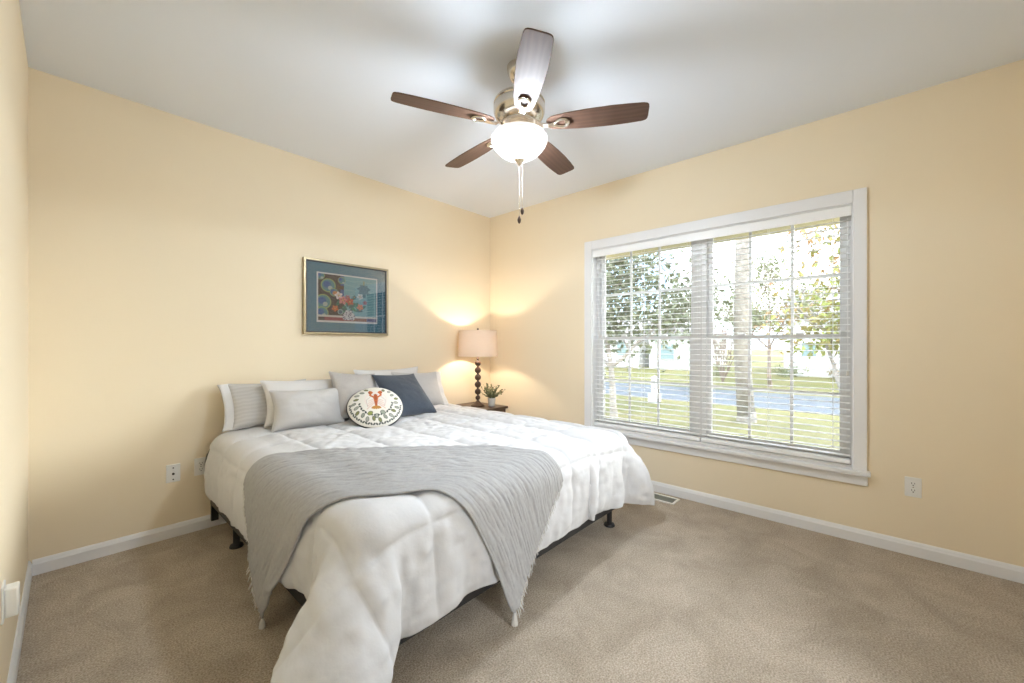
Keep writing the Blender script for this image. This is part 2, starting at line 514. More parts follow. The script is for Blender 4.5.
valance.box(XR - 0.001, XR + 0.006, WY0 + 0.014, WY1 - 0.014, WZ1 - 0.079, WZ1 - 0.014)
valance.build('blind_valance', 'blind', bevel=0.003, cat='valance', label='white flat valance board across the top of both blinds')

# ------------------------------------------------------------------ wall plates, vent
def outlet(name, loc, rotz, label):
    """front face looks along local -Y"""
    r = thing(name, loc, label, 'outlet', rot=(0, 0, rotz))
    MB().box(-0.036, 0.036, -0.006, 0.0, -0.058, 0.058).build('cover_plate', 'plate', r, bevel=0.004)
    for dz in (0.02, -0.02):
        o = [(0.0165 * math.copysign(abs(math.cos(a)) ** 0.8, math.cos(a)), max(-0.0135, min(0.0135, 0.0165 * math.sin(a)))) for a in np.linspace(0, 2 * PI, 28, endpoint=False)]
        mt = Matrix.Translation((0, -0.0062, dz)) @ Matrix.Rotation(PI / 2, 4, 'X')
        rc = MB().prism(o, -0.002, 0.0035, mt).build('receptacle', 'plate', r)
        s_ = MB()
        s_.box(-0.0075, -0.0052, -0.0112, -0.0095, dz - 0.001, dz + 0.0085)
        s_.box(0.0052, 0.0075, -0.0112, -0.0095, dz + 0.0, dz + 0.0085)
        s_.box(-0.0028, 0.0028, -0.0112, -0.0095, dz - 0.0095, dz - 0.0045)
        s_.build('socket_slots', 'slot', rc)
    MB().lathe([(0.003, 0), (0.003, 0.002)], 12).build('screw', 'nickel', r).matrix_local = Matrix.Translation((0, -0.0055, 0)) @ Matrix.Rotation(PI / 2, 4, 'X')
    return r
outlet('wall_outlet', (XR, -0.166, 0.404), -PI / 2, 'white duplex outlet low on the window wall, near the end of the sill')
outlet('wall_outlet', (0.605, YB, 0.425), 0, 'white duplex outlet half hidden by the head of the bed')
o3 = outlet('wall_outlet', (XL, 2.07, 0.425), PI / 2, 'white duplex outlet with a plug-in block at the photo edge')
MB().box(-0.026, 0.026, -0.036, -0.006, -0.047, 0.045).build('plug_in_block', 'plate', o3, bevel=0.005, label='white plug-in block')
cx_ = thing('coax_plate', (0.461, YB, 0.413), 'ivory coaxial cable plate with three dark dots, away from the bed', 'wall plate')
MB().box(-0.036, 0.036, -0.006, 0, -0.058, 0.058).build('cover_plate', 'plate', cx_, bevel=0.004)
for dz, rr in ((0.034, 0.0042), (-0.004, 0.007), (-0.040, 0.0042)):
    MB().lathe([(rr, 0), (rr, 0.006 if rr > 0.005 else 0.003)], 14).build('connector' if rr > 0.005 else 'screw', 'slot', cx_).matrix_local = Matrix.Translation((0, -0.0055, dz)) @ Matrix.Rotation(PI / 2, 4, 'X')

fv = thing('floor_vent', (3.222, 1.33, 0.0), 'cream metal floor vent in the carpet under the window', 'vent')
f = MB(); a, b, t = 0.07, 0.17, 0.018
f.box(-a, a, -b, -b + t, 0, 0.008); f.box(-a, a, b - t, b, 0, 0.008)
f.box(-a, -a + t, -b + t, b - t, 0, 0.008); f.box(a - t, a, -b + t, b - t, 0, 0.008)
f.build('frame', 'vent', fv, bevel=0.002)
lv = MB()
for k in range(26):
    y = -b + t + 0.006 + k * (2 * b - 2 * t - 0.012) / 25
    lv.box(-a + t, a - t, y - 0.0035, y + 0.0035, 0.001, 0.006)
lv.build('louvers', 'vent_dark', fv)

# ------------------------------------------------------------------ ceiling fan
FAN = (1.632, 1.422, ZC)
fan = thing('ceiling_fan', FAN, 'brushed nickel ceiling fan with five dark wooden blades and a glass bowl light', 'ceiling fan')
MB().lathe([(0.066, 0), (0.066, -0.012), (0.062, -0.035), (0.045, -0.07), (0.022, -0.082)], 40).build('canopy', 'nickel', fan, smooth=True)
MB().lathe([(0.0125, -0.07), (0.0125, -0.17)], 16).build('downrod', 'nickel', fan, smooth=True)
MB().lathe([(0.03, -0.145), (0.05, -0.155), (0.10, -0.168), (0.132, -0.185), (0.138, -0.20), (0.134, -0.205), (0.138, -0.21), (0.138, -0.245), (0.128, -0.27), (0.10, -0.287), (0.06, -0.292)], 48).build('motor_housing', 'nickel', fan, smooth=True)
MB().lathe([(0.085, -0.286), (0.09, -0.292), (0.09, -0.306), (0.08, -0.31)], 40).build('flywheel', 'nickel', fan, smooth=True)
MB().lathe([(0.058, -0.308), (0.06, -0.312), (0.06, -0.348), (0.064, -0.352), (0.098, -0.356), (0.10, -0.366), (0.095, -0.37)], 40).build('light_fitter', 'nickel', fan, smooth=True)

def blade_outline():
    ts = [0.0, 0.008, 0.03, 0.07, 0.13, 0.22, 0.33, 0.42, 0.49]
    hw = [0.016, 0.030, 0.045, 0.053, 0.060, 0.066, 0.0685, 0.066, 0.061]
    up = [(t, h) for t, h in zip(ts, hw)] + [(0.508, 0.055), (0.5145, 0.046), (0.517, 0.03)]
    return up + [(t, -h) for t, h in reversed(up)]
BO = blade_outline()
for k in range(5):
    ang = 2.716 - k * 2 * PI / 5
    R = Matrix.Rotation(ang, 4, 'Z')
    pit = Matrix.Rotation(math.radians(-11), 4, 'X')
    mt = R @ Matrix.Translation((0.147, 0, -0.319)) @ pit
    bl = MB().prism(BO, -0.003, 0.003).build('blade', 'walnut', fan, bevel=0.0015)
    bl.matrix_local = mt
    ir = MB()
    # arm in blade coordinates (x from hub), medallion loop under the blade
    arm = [(-0.065, 0, 0.017), (-0.045, 0, 0.010), (-0.02, 0, -0.011), (0.02, 0, -0.013), (0.05, 0, -0.009)]
    vs_, wd = [], [0.022, 0.016, 0.013, 0.013, 0.020]
    for (x, y, z), wv in zip(arm, wd):
        vs_ += [(x, -wv, z - 0.004), (x, wv, z - 0.004), (x, wv, z + 0.004), (x, -wv, z + 0.004)]
    fs = [(0, 3, 2, 1), (16, 17, 18, 19)]
    for i in range(4):
        for j in range(4):
            j2 = (j + 1) % 4
            fs.append((i * 4 + j, i * 4 + j2, i * 4 + 4 + j2, i * 4 + 4 + j))
    ir.add(vs_, fs)
    loop = []
    for a in np.linspace(0, 2 * PI, 28, endpoint=False):
        x = 0.078 + 0.036 * math.cos(a)
        wv = 0.012 + 0.016 * (0.5 + 0.5 * math.cos(a)) ** 0.6
        loop.append((x, wv * math.sin(a) * 1.15, -0.0085))
    ir.tube(loop, 0.0072, 8, closed=True)
    ir.box(0.098, 0.122, -0.012, 0.012, -0.0115, -0.0035)
    ir.build('blade_iron', 'nickel', bl, smooth=True)
bowl = MB().lathe([(0.092, -0.352), (0.112, -0.356), (0.138, -0.368), (0.151, -0.385), (0.152, -0.400), (0.143, -0.422), (0.122, -0.449), (0.092, -0.474), (0.056, -0.492), (0.02, -0.500)], 56)
bowl = bowl.build('glass_bowl', 'bowl', fan, smooth='all', label='glowing frosted glass bowl')
MB().lathe([(0.02, -0.357), (0.098, -0.3565), (0.112, -0.3615), (0.110, -0.3635), (0.096, -0.3595), (0.02, -0.360)], 32).build('light_block_disc', 'light_block', fan)  # dark disc added inside the bowl to block light going up to the ceiling
fl_ = bpy.data.lights.new('fan_bulb', 'POINT'); fl_.energy = FAN_W; fl_.color = FAN_COL
fl_.shadow_soft_size = 0.10
fo_ = bpy.data.objects.new('fan_bulb', fl_); COL.objects.link(fo_); fo_.parent = fan; fo_.location = (0, 0, -0.40)
fd_ = bpy.data.lights.new('fan_bulb', 'SPOT'); fd_.energy = FAN_W * 0.45; fd_.color = FAN_COL
fd_.spot_size = math.radians(176); fd_.spot_blend = 0.15; fd_.shadow_soft_size = 0.06
fq_ = bpy.data.objects.new('fan_bulb', fd_); COL.objects.link(fq_); fq_.parent = fan; fq_.location = (0.02, 0.0, -0.43)
MB().lathe([(0.003, -0.53), (0.008, -0.526), (0.012, -0.515), (0.022, -0.506), (0.026, -0.498), (0.02, -0.494)], 24).build('finial', 'nickel', fan, smooth=True)
def chain(x, y, z0, z1):
    c = MB()
    n = int((z0 - z1) / 0.0065)
    for k in range(n):
        z = z0 - (k + 0.5) * (z0 - z1) / n
        c.lathe([(0.0006, 0.0030), (0.0020, 0.0012), (0.0020, -0.0012), (0.0006, -0.0030)], 6, x, y, z)
    c.tube([(x, y, z0), (x, y, z1)], 0.0007, 4)
    o = c.build('pull_chain', 'nickel', fan, smooth='all')
    MB().lathe([(0.002, 0), (0.006, -0.008), (0.0105, -0.022), (0.007, -0.036), (0.002, -0.042)], 14, x, y, z1).build('fob', 'lamp_wood', o, smooth=True)
chain(0.0, 0.0, -0.525, -0.800)
chain(0.013, -0.010, -0.505, -0.752)

# ------------------------------------------------------------------ framed picture
pic = thing('framed_picture', (1.625, YB, 1.635), 'framed flower print with a teal mat and thin pale gold frame', 'picture')
pw, ph = 0.372, 0.306
def ring(w0, h0, w1, h1, y0, y1):
    m_ = MB()
    m_.box(-w0, w0, y0, y1, h1, h0); m_.box(-w0, w0, y0, y1, -h0, -h1)
    m_.box(-w0, -w1, y0, y1, -h1, h1); m_.box(w1, w0, y0, y1, -h1, h1)
    return m_
ring(pw, ph, pw - 0.017, ph - 0.017, -0.034, -0.002).build('frame', 'gold', pic, bevel=0.003)
ring(pw - 0.016, ph - 0.016, pw - 0.026, ph - 0.026, -0.030, -0.004).build('inner_lip', 'frame_lip', pic)
MB().box(-pw + 0.02, pw - 0.02, -0.016, -0.004, -ph + 0.02, ph - 0.02).build('mat_board', 'mat_board', pic)
aw, ah = 0.268, 0.205
MB().box(-aw, aw, -0.0175, -0.015, -ah, ah).build('print_border', 'print_border', pic)

def flower_print():
    nx, ny = 220, 168
    U, V = np.meshgrid(np.linspace(0, 1, nx), np.linspace(0, 1, ny))
    C = np.zeros((ny, nx, 3))
    rs = np.random.RandomState(5)
    def put(mask, c): C[mask] = c
    def disc(u, v, r, asp=1.25): return ((U - u) * asp) ** 2 + (V - v) ** 2 < r * r
    C[:] = (0.20, 0.42, 0.46)                                    # aqua panel
    for k in range(7):
        v0 = 0.25 + k * 0.11
        put(np.abs(V - v0 - 0.01 * np.sin(U * 20 + k)) < 0.006, (0.30, 0.52, 0.52))
    put(U < 0.42, (0.035, 0.022, 0.03))
    put((U > 0.36) & (U < 0.42) & (V > 0.45), (0.05, 0.10, 0.28))
    put((U > 0.30) & (U < 0.42) & (V > 0.70) & (V < 0.78), (0.10, 0.045, 0.015))
    for (u, v, r) in ((0.16, 0.76, 0.15), (0.08, 0.40, 0.16), (0.06, 0.16, 0.13), (0.03, 0.96, 0.09), (0.38, 0.90, 0.08), (0.25, 0.62, 0.09)):
        put(disc(u, v, r), (0.32, 0.42, 0.16))
        put(disc(u, v, r * 0.86), (0.09, 0.26, 0.28))
        put(disc(u - 0.02, v + 0.02, r * 0.5), (0.03, 0.12, 0.35))
        put(disc(u + 0.03, v - 0.05, r * 0.3), (0.45, 0.50, 0.45))
    put(disc(0.27, 0.60, 0.05), (0.62, 0.25, 0.08))
    # dark teal urn with flared rim on the aqua panel
    put((np.abs(U - 0.77) < 0.11 - 0.35 * np.abs(V - 0.74) + 0.02 * np.sin(V * 60)) & (np.abs(V - 0.74) < 0.10), (0.04, 0.16, 0.20))
    put((np.abs(U - 0.77) < 0.035) & (V > 0.56) & (V < 0.66), (0.05, 0.18, 0.22))
    put((np.abs(U - 0.77) < 0.008) & (V > 0.84) & (V < 0.94), (0.30, 0.30, 0.10))
    # green leaves
    for k in range(26):
        a = rs.uniform(0, 2 * PI); d = rs.uniform(0.02, 0.19)
        u, v = 0.54 + d * math.cos(a) * 1.2, 0.36 + d * math.sin(a) * 0.9
        th = rs.uniform(0, PI)
        du, dv = (U - u) * 1.25, V - v
        p, q = du * math.cos(th) + dv * math.sin(th), -du * math.sin(th) + dv * math.cos(th)
        put((p / 0.075) ** 2 + (q / 0.028) ** 2 < 1, [(0.015, 0.16, 0.11), (0.03, 0.24, 0.14), (0.02, 0.10, 0.12)][k % 3])
    # flowers
    for (u, v, r, c) in ((0.33, 0.56, 0.085, (0.85, 0.75, 0.70)), (0.40, 0.46, 0.095, (0.72, 0.25, 0.24)), (0.48, 0.53, 0.06, (0.45, 0.12, 0.20)),
                         (0.52, 0.44, 0.085, (0.55, 0.07, 0.04)), (0.27, 0.27, 0.07, (0.70, 0.13, 0.03)), (0.70, 0.33, 0.075, (0.75, 0.22, 0.12)),
                         (0.79, 0.44, 0.05, (0.40, 0.06, 0.16)), (0.70, 0.57, 0.075, (0.62, 0.66, 0.64)), (0.60, 0.55, 0.05, (0.05, 0.2, 0.22))):
        du, dv = (U - u) * 1.25, V - v
        th = np.arctan2(dv, du); rr = np.hypot(du, dv)
        put(rr < r * (0.86 + 0.18 * np.cos(5 * th + u * 30)), c)
        put((rr < r * 0.55) & (np.cos(4 * th + 1) > 0.3), tuple(0.55 * q for q in c))
        put(rr < r * 0.2, (0.65, 0.40, 0.10))
    # table strip and speckled white vase
    put(V < 0.10, (0.30, 0.28, 0.34)); put(V < 0.075, (0.30, 0.05, 0.07))
    put((V < 0.075) & (U < 0.10), (0.05, 0.03, 0.03)); put((V < 0.075) & (U > 0.58), (0.28, 0.11, 0.06)); put((V < 0.075) & (U > 0.82), (0.20, 0.20, 0.32))
    put((V > 0.075) & (V < 0.115), (0.70, 0.68, 0.62))
    vm = (np.abs(U - 0.50) < 0.085 + 0.03 * np.cos((V - 0.1) * 22)) & (V > 0.02) & (V < 0.24)
    put(vm, (0.66, 0.66, 0.68))
    sp = (np.sin(U * 95 + 2 * np.sin(V * 40)) * np.sin(V * 80 + 1.5 * np.sin(U * 35)) > 0.35)
    put(vm & sp, (0.08, 0.06, 0.14))
    put(disc(0.36, 0.20, 0.06), (0.30, 0.45, 0.42)); put(disc(0.36, 0.20, 0.04), (0.05, 0.12, 0.20))
    X = (U - 0.5) * 2 * (aw - 0.012); Z = (V - 0.5) * 2 * (ah - 0.014)
    P = np.stack([X, np.full_like(X, -0.0182), Z + 0.002], -1)
    o = grid_obj('flower_print', P, 'art', pic, smooth=None)
    set_cols(o, C)
flower_print()
MB().box(-pw + 0.02, pw - 0.02, -0.025, -0.0225, -ph + 0.02, ph - 0.02).build('glass_pane', 'picture_glass', pic)

# ------------------------------------------------------------------ nightstand, lamp, plant
ns = thing('nightstand', (2.868, 3.105, 0), 'dark wooden nightstand in the corner under the lamp', 'nightstand')
NZ = 0.60
MB().box(-0.235, 0.235, -0.248, 0.248, NZ - 0.024, NZ).build('top', 'dark_wood', ns, bevel=0.004)
MB().box(-0.215, 0.215, -0.23, 0.235, 0.22, NZ - 0.025).build('case', 'dark_wood', ns, bevel=0.003)
dr = MB().box(-0.195, 0.195, -0.246, -0.23, 0.40, NZ - 0.05).build('drawer_front', 'dark_wood', ns, bevel=0.003)
MB().lathe([(0.006, 0), (0.006, 0.012), (0.013, 0.018), (0.010, 0.026)], 16).build('knob', 'nickel', dr, smooth=True).matrix_local = Matrix.Translation((0, -0.246, 0.475)) @ Matrix.Rotation(PI / 2, 4, 'X')
for sx in (-1, 1):
    for sy in (-1, 1):
        MB().box(sx * 0.195 - 0.02, sx * 0.195 + 0.02, sy * 0.21 - 0.02, sy * 0.21 + 0.02, 0, 0.22).build('leg', 'dark_wood', ns, bevel=0.003)

LX, LY = 2.888, 3.092
lamp = thing('table_lamp', (LX, LY, NZ), 'lit table lamp with a stacked bead stem and beige drum shade', 'lamp')
MB().lathe([(0.075, 0), (0.077, 0.008), (0.070, 0.016), (0.050, 0.026), (0.030, 0.040), (0.018, 0.052), (0.014, 0.06)], 32).build('base', 'lamp_wood', lamp, smooth=True)
prof = []
zc = 0.085; r0 = 0.024
beads = [(0.088, 0.026), (0.151, 0.0325), (0.226, 0.034), (0.301, 0.034), (0.376, 0.034), (0.449, 0.032)]
for i, (z, r) in enumerate(beads):
    for a in np.linspace(-1.22, 1.22, 13):
        prof.append((r * math.cos(a), z + r * math.sin(a)))
    if i < len(beads) - 1:
        prof.append((0.0105, (z + r * 0.94 + beads[i + 1][0] - beads[i + 1][1] * 0.94) / 2))
prof = [(0.012, 0.055)] + prof + [(0.010, 0.485), (0.016, 0.490), (0.016, 0.50), (0.008, 0.505), (0.008, 0.56)]
MB().lathe(prof, 28).build('beaded_stem', 'lamp_wood', lamp, smooth=True)
sh = MB(); n = 64
vs_, fs = [], []
for r, z in ((0.205, 0.522), (0.199, 0.790), (0.1965, 0.790), (0.2025, 0.522)):
    for k in range(n):
        a_ = 2 * PI * k / n
        vs_.append((r * math.cos(a_), r * math.sin(a_), z))
for i in range(4):
    for k in range(n):
        k2 = (k + 1) % n; i2 = (i + 1) % 4
        fs.append((i * n + k, i * n + k2, i2 * n + k2, i2 * n + k))
sh.add(vs_, fs).build('lamp_shade', 'shade', lamp, smooth=True)
harp = MB()
harp.tube([(0.0, 0.045 * math.sin(t) * (1 if True else 1), 0.56 + 0.23 * (1 - math.cos(t)) / 2) for t in np.linspace(0, PI, 15)] , 0.002, 6)
harp.tube([(0.0, -0.045 * math.sin(t), 0.56 + 0.23 * (1 - math.cos(t)) / 2) for t in np.linspace(0, PI, 15)], 0.002, 6)
for k in range(3):
    a_ = k * 2 * PI / 3
    harp.tube([(0, 0, 0.79), (0.197 * math.cos(a_), 0.197 * math.sin(a_), 0.785)], 0.0018, 6)
harp.build('harp', 'nickel', lamp)
MB().lathe([(0.004, 0.785), (0.011, 0.80), (0.012, 0.808), (0.004, 0.818)], 16).build('finial', 'lamp_wood', lamp, smooth=True)
pl = bpy.data.lights.new('lamp_bulb', 'POINT'); pl.energy = LAMP_W; pl.color = (1.0, 0.84, 0.66); pl.shadow_soft_size = 0.022
po = bpy.data.objects.new('lamp_bulb', pl); COL.objects.link(po); po.parent = lamp; po.location = (0, 0, 0.655)

plant = thing('potted_plant', (2.985, 2.985, NZ), 'small green plant in a pale pot on the nightstand', 'plant')
MB().lathe([(0.034, 0), (0.037, 0.004), (0.041, 0.085), (0.039, 0.085), (0.036, 0.07)], 24).build('pot', 'pot', plant, smooth=True)
MB().lathe([(0.038, 0.068), (0.038, 0.074)], 20).build('soil', 'soil', plant)
lf, st = MB(), MB()
rs = random.Random(3)
for k in range(44):
    a_ = rs.uniform(0, 2 * PI); tilt = rs.uniform(0.05, 1.0); L = rs.uniform(0.10, 0.165)
    base = Vector((0.015 * math.cos(a_), 0.015 * math.sin(a_), 0.072))
    d = Vector((math.cos(a_) * math.sin(tilt), math.sin(a_) * math.sin(tilt), math.cos(tilt)))
    tip = base + d * L
    st.tube([base, base + d * L * 0.5 + Vector((0, 0, 0.006)), tip], 0.0013, 5)
    for q in range(11):
        tq = 0.25 + 0.75 * q / 10
        c = base + d * L * tq
        side = Vector((rs.uniform(-1, 1), rs.uniform(-1, 1), rs.uniform(0.0, 1))).normalized()
        wv = side.cross(d).normalized() * 0.010
        e = c + side * 0.022
        mid = c + side * 0.012
        lf.add([c, mid + wv, e, mid - wv], [(0, 1, 2, 3)])
lf.build('leaves', 'leaf', plant); st.build('stems', 'leaf', plant)

# ------------------------------------------------------------------ bed
BX0, BX1, BY0, BY1 = 0.64, 2.59, 1.25, 3.29
MT = 0.635       # mattress top
bed = thing('bed', ((BX0 + BX1) / 2, (BY0 + BY1) / 2, 0), 'black steel frame bed with a thick mattress against the back wall', 'bed')
hx, hy = (BX1 - BX0) / 2, (BY1 - BY0) / 2
fr = MB()
fr.box(-hx, -hx + 0.035, -hy, hy, 0.18, 0.245); fr.box(hx - 0.035, hx, -hy, hy, 0.18, 0.245)
fr.box(-hx + 0.035, hx - 0.035, -hy, -hy + 0.035, 0.18, 0.245); fr.box(-hx + 0.035, hx - 0.035, hy - 0.035, hy, 0.18, 0.245)
fr.box(-0.02, 0.02, -hy + 0.035, hy - 0.035, 0.19, 0.24)
for k in range(9):
    y = -hy + 0.1 + k * (2 * hy - 0.2) / 8
    fr.box(-hx + 0.03, hx - 0.03, y - 0.02, y + 0.02, 0.225, 0.24)
fr.build('frame', 'black', bed, bevel=0.004)
for sx, sy in ((-1, 0.68), (0, 0.68), (1, 0.68), (-0.86, -0.45), (0.05, -0.2), (1, -0.2), (0.97, -0.95)):
    if True:
        x, y = sx * (hx - 0.06), sy * (hy - 0.06)
        lg = MB().lathe([(0.018, 0.012), (0.018, 0.19)], 16, x, y, 0).build('leg', 'black', bed, smooth=True)
        MB().lathe([(0.036, 0), (0.038, 0.004), (0.034, 0.016), (0.02, 0.022)], 20, x, y, 0).build('foot_glide', 'black', lg, smooth=True)
MB().box(-hx + 0.012, hx - 0.012, -hy + 0.012, hy - 0.005, 0.246, MT).build('mattress', 'black_fabric', bed, bevel=0.05, seg=4)
# low black headboard with rounded shoulders, seen at the head beside the wall
hb = [(-0.985, 0.30), (-0.995, 0.44), (-0.985, 0.50), (-0.95, 0.57), (-0.885, 0.628), (-0.785, 0.664), (-0.6, 0.68)]
hb = hb + [(-x, z) for x, z in reversed(hb)]
mt = Matrix.Translation((0, hy + 0.055, 0)) @ Matrix.Rotation(PI / 2, 4, 'X')
MB().prism([(x, z) for x, z in hb], -0.012, 0.012, mt).build('headboard', 'black', bed, bevel=0.004)
for sx in (-1, 1):
    hp = MB()
    hp.box(sx * 0.94 - 0.02, sx * 0.94 + 0.02, hy + 0.043, hy + 0.066, 0.05, 0.32)
    for z in (0.17, 0.20, 0.23, 0.26):
        hp.box(sx * 0.93 - 0.035, sx * 0.93 + 0.035, hy, hy + 0.045, z, z + 0.012)
    hp.build('headboard_bracket', 'black', bed)

# ------------------------------------------------------------------ cloth: small position-based solver
def box_push(P, lo, hi, r):
    """push points out of a rounded box; returns new P and contact mask"""
    c = (lo + hi) / 2; h = (hi - lo) / 2 - r
    d = P - c
    q = np.abs(d) - h
    out = np.maximum(q, 0)
    ln = np.linalg.norm(out, axis=1)
    inside = np.minimum(np.max(q, 1), 0)
    sd = ln + inside - r
    m = sd < 0
    n = np.where(ln[:, None] > 1e-9, out / np.maximum(ln, 1e-9)[:, None], 0)
    ax = np.argmax(q, 1)
    ins = ln <= 1e-9
    n[ins] = 0
    n[np.nonzero(ins)[0], ax[ins]] = 1
    n = n * np.where(d < 0, -1, 1)
    P = P - n * np.minimum(sd, 0)[:, None]
    return P, m, n

def make_batches(ny, nx, rest, bend_k, shear_k, stiff=False):
    I = np.arange(ny * nx).reshape(ny, nx)
    B = []
    R = rest.reshape(ny, nx, 3)
    def add(a, b, k):
        a, b = a.ravel(), b.ravel()
        if len(a):
            L = np.linalg.norm(rest[a] - rest[b], axis=1)
            B.append((a, b, L, k))
    for p in (0, 1):
        add(I[:, p:-1:2], I[:, p + 1::2], 1.0)
        add(I[p:-1:2, :], I[p + 1::2, :], 1.0)
        add(I[p:-1:2, :-1], I[p + 1::2, 1:], shear_k)
        add(I[p:-1:2, 1:], I[p + 1::2, :-1], shear_k)
    for s in ((2, 4, 7) if stiff else (2, 4)):
        for p in range(2 * s):
            if p < s:
                a = I[:, p:-s]; cols = [c for c in range(p, nx - s, 2 * s)]
                if cols: add(I[:, cols], I[:, [c + s for c in cols]], bend_k)
                rows = [c for c in range(p, ny - s, 2 * s)]
                if rows: add(I[rows, :], I[[c + s for c in rows], :], bend_k)
    return B

def simulate(P, ny, nx, rest, steps, collide, pin, bend_k=0.2, shear_k=0.4, g=9.8, dt=0.012, damp=0.985, fric=0.6, iters=2, stiff=False):
    B = make_batches(ny, nx, rest, bend_k, shear_k, stiff)
    V = np.zeros_like(P)
    w = np.where(pin, 0.0, 1.0)
    for s in range(steps):
        V[:, 2] -= g * dt
        V *= damp
        Q = P + V * dt * w[:, None]
        for it in range(iters):
            for a, b, L, k in B:
                d = Q[a] - Q[b]
                ln = np.linalg.norm(d, axis=1)
                ws = w[a] + w[b]
                lam = np.where(ws > 0, k * (ln - L) / np.maximum(ws, 1e-9) / np.maximum(ln, 1e-9), 0)
                if k < 1.0 and k == bend_k:
                    lam = np.where(ln < L, lam, 0)
                c = d * lam[:, None]
                Q[a] -= c * w[a][:, None]
                Q[b] += c * w[b][:, None]
        Q, m, n = collide(Q, s)
        Q[pin] = P[pin]
        D = Q - P
        if m.any():
            t = D[m] - n[m] * np.sum(D[m] * n[m], 1)[:, None]
            Q[m] -= t * fric
            D = Q - P
        V = D / dt
        sp = np.linalg.norm(V, axis=1); V *= np.minimum(1, 2.5 / np.maximum(sp, 1e-9))[:, None]
        P = Q
    return P

def upsample(G, k):
    """Catmull-Rom resampling of a (ny,nx,3) grid"""
    def one(A):
        n = A.shape[0]
        E = np.concatenate([2 * A[:1] - A[1:2], A, 2 * A[-1:] - A[-2:-1]], 0)
        out = []
        t = np.arange((n - 1) * k + 1) / k
        i = np.minimum(t.astype(int), n - 2); f_ = (t - i)[:, None, None]
        p0, p1, p2, p3 = E[i], E[i + 1], E[i + 2], E[i + 3]
        return 0.5 * (2 * p1 + (p2 - p0) * f_ + (2 * p0 - 5 * p1 + 4 * p2 - p3) * f_ ** 2 + (3 * p1 - p0 - 3 * p2 + p3) * f_ ** 3)
    return one(one(G).transpose(1, 0, 2)).transpose(1, 0, 2)

def grid_normals(G):
    du = np.gradient(G, axis=1); dv = np.gradient(G, axis=0)
    n = np.cross(du, dv)
    return n / np.maximum(np.linalg.norm(n, axis=2, keepdims=True), 1e-9)

def vnoise(shape, cells, rs):
    """smooth 2D value noise in [-1,1]"""
    cy, cx2 = cells
    g_ = rs.uniform(-1, 1, (cy + 2, cx2 + 2))
    y = np.linspace(0, cy, shape[0]); x = np.linspace(0, cx2, shape[1])
    yi = np.minimum(y.astype(int), cy); xi = np.minimum(x.astype(int), cx2)
    fy = (y - yi)[:, None]; fx = (x - xi)[None, :]
    fy = fy * fy * (3 - 2 * fy); fx = fx * fx * (3 - 2 * fx)
    a = g_[np.ix_(yi, xi)]; b = g_[np.ix_(yi, xi + 1)]; c = g_[np.ix_(yi + 1, xi)]; d = g_[np.ix_(yi + 1, xi + 1)]
    return (a * (1 - fx) + b * fx) * (1 - fy) + (c * (1 - fx) + d * fx) * fy

# --- comforter
OL, ORR, OF = 0.33, 0.18, 0.36
cw_, cl_ = (BX1 - BX0) + OL + ORR, (BY1 - 0.03 - BY0) + OF
h_ = 0.031
nx, ny = int(cw_ / h_) + 1, int(cl_ / h_) + 1
xs = np.linspace(BX0 - OL, BX1 + ORR, nx); ys = np.linspace(BY0 - OF, BY1 - 0.03, ny)
Xg, Yg = np.meshgrid(xs, ys)
rest = np.stack([Xg, Yg, np.full_like(Xg, MT + 0.03)], -1).reshape(-1, 3)
P0 = rest.copy()
for i, (x, y, z) in enumerate(rest):          # start with the overhang already folded down round the edges
    ex = BX0 - x if x < BX0 else (x - BX1 if x > BX1 else 0.0)
    sx = -1 if x < BX0 else 1
    ey = max(BY0 - y, 0.0)
    r = math.hypot(ex, ey)
    if r > 0:
        fl = (0.16 if ex * ey == 0 else 0.16 + 0.34 * min(1, 3 * min(ex, ey))) * r
        P0[i] = (min(max(x, BX0), BX1) + sx * fl * ex / r, max(y, BY0) - fl * ey / r, z - math.sqrt(max(r * r - fl * fl, 0)))
P0 += 0.004 * RNG.uniform(-1, 1, P0.shape)
LO = np.array([BX0 - 0.012, BY0 - 0.012, -0.2]); HI = np.array([BX1 + 0.012, BY1 + 0.2, MT + 0.014])
pin = (Yg.ravel() > BY0 + 0.24) & (Xg.ravel() > BX0 + 0.24) & (Xg.ravel() < BX1 - 0.24)
def coll_bed(Q, s):
    Q, m, n = box_push(Q, LO, HI, 0.11)
    # the stiff quilting keeps the near corner standing out as a broad rounded fold
    A, Bq = np.array([0.74, 1.35, 0.50]), np.array([0.47, 1.23, 0.04])
    ab = Bq - A; t_ = np.clip(((Q - A) @ ab) / (ab @ ab), 0, 1)
    d_ = Q - (A + t_[:, None] * ab); ln = np.linalg.norm(d_, axis=1); rad = 0.05 + 0.20 * t_
    k_ = (ln < rad) & (Q[:, 2] < 0.64)
    Q[k_] += d_[k_] * ((rad - ln) / np.maximum(ln, 1e-6))[k_][:, None]
    fl = Q[:, 2] < 0.018
    Q[fl, 2] = 0.018
    m = m | fl; n[fl] = (0, 0, 1)
    yw = Q[:, 1] > YB - 0.03
    Q[yw, 1] = YB - 0.03
    return Q, m, n
PC = simulate(P0, ny, nx, rest, 170, coll_bed, pin, bend_k=0.45, shear_k=0.5, fric=0.5, iters=12, damp=0.97, stiff=True)
K = 5
GC = upsample(PC.reshape(ny, nx, 3), K)
for _ in range(2):
    GC[1:-1, 1:-1] = 0.5 * GC[1:-1, 1:-1] + 0.125 * (GC[:-2, 1:-1] + GC[2:, 1:-1] + GC[1:-1, :-2] + GC[1:-1, 2:])
NC = grid_normals(GC)
nyy, nxx = GC.shape[:2]
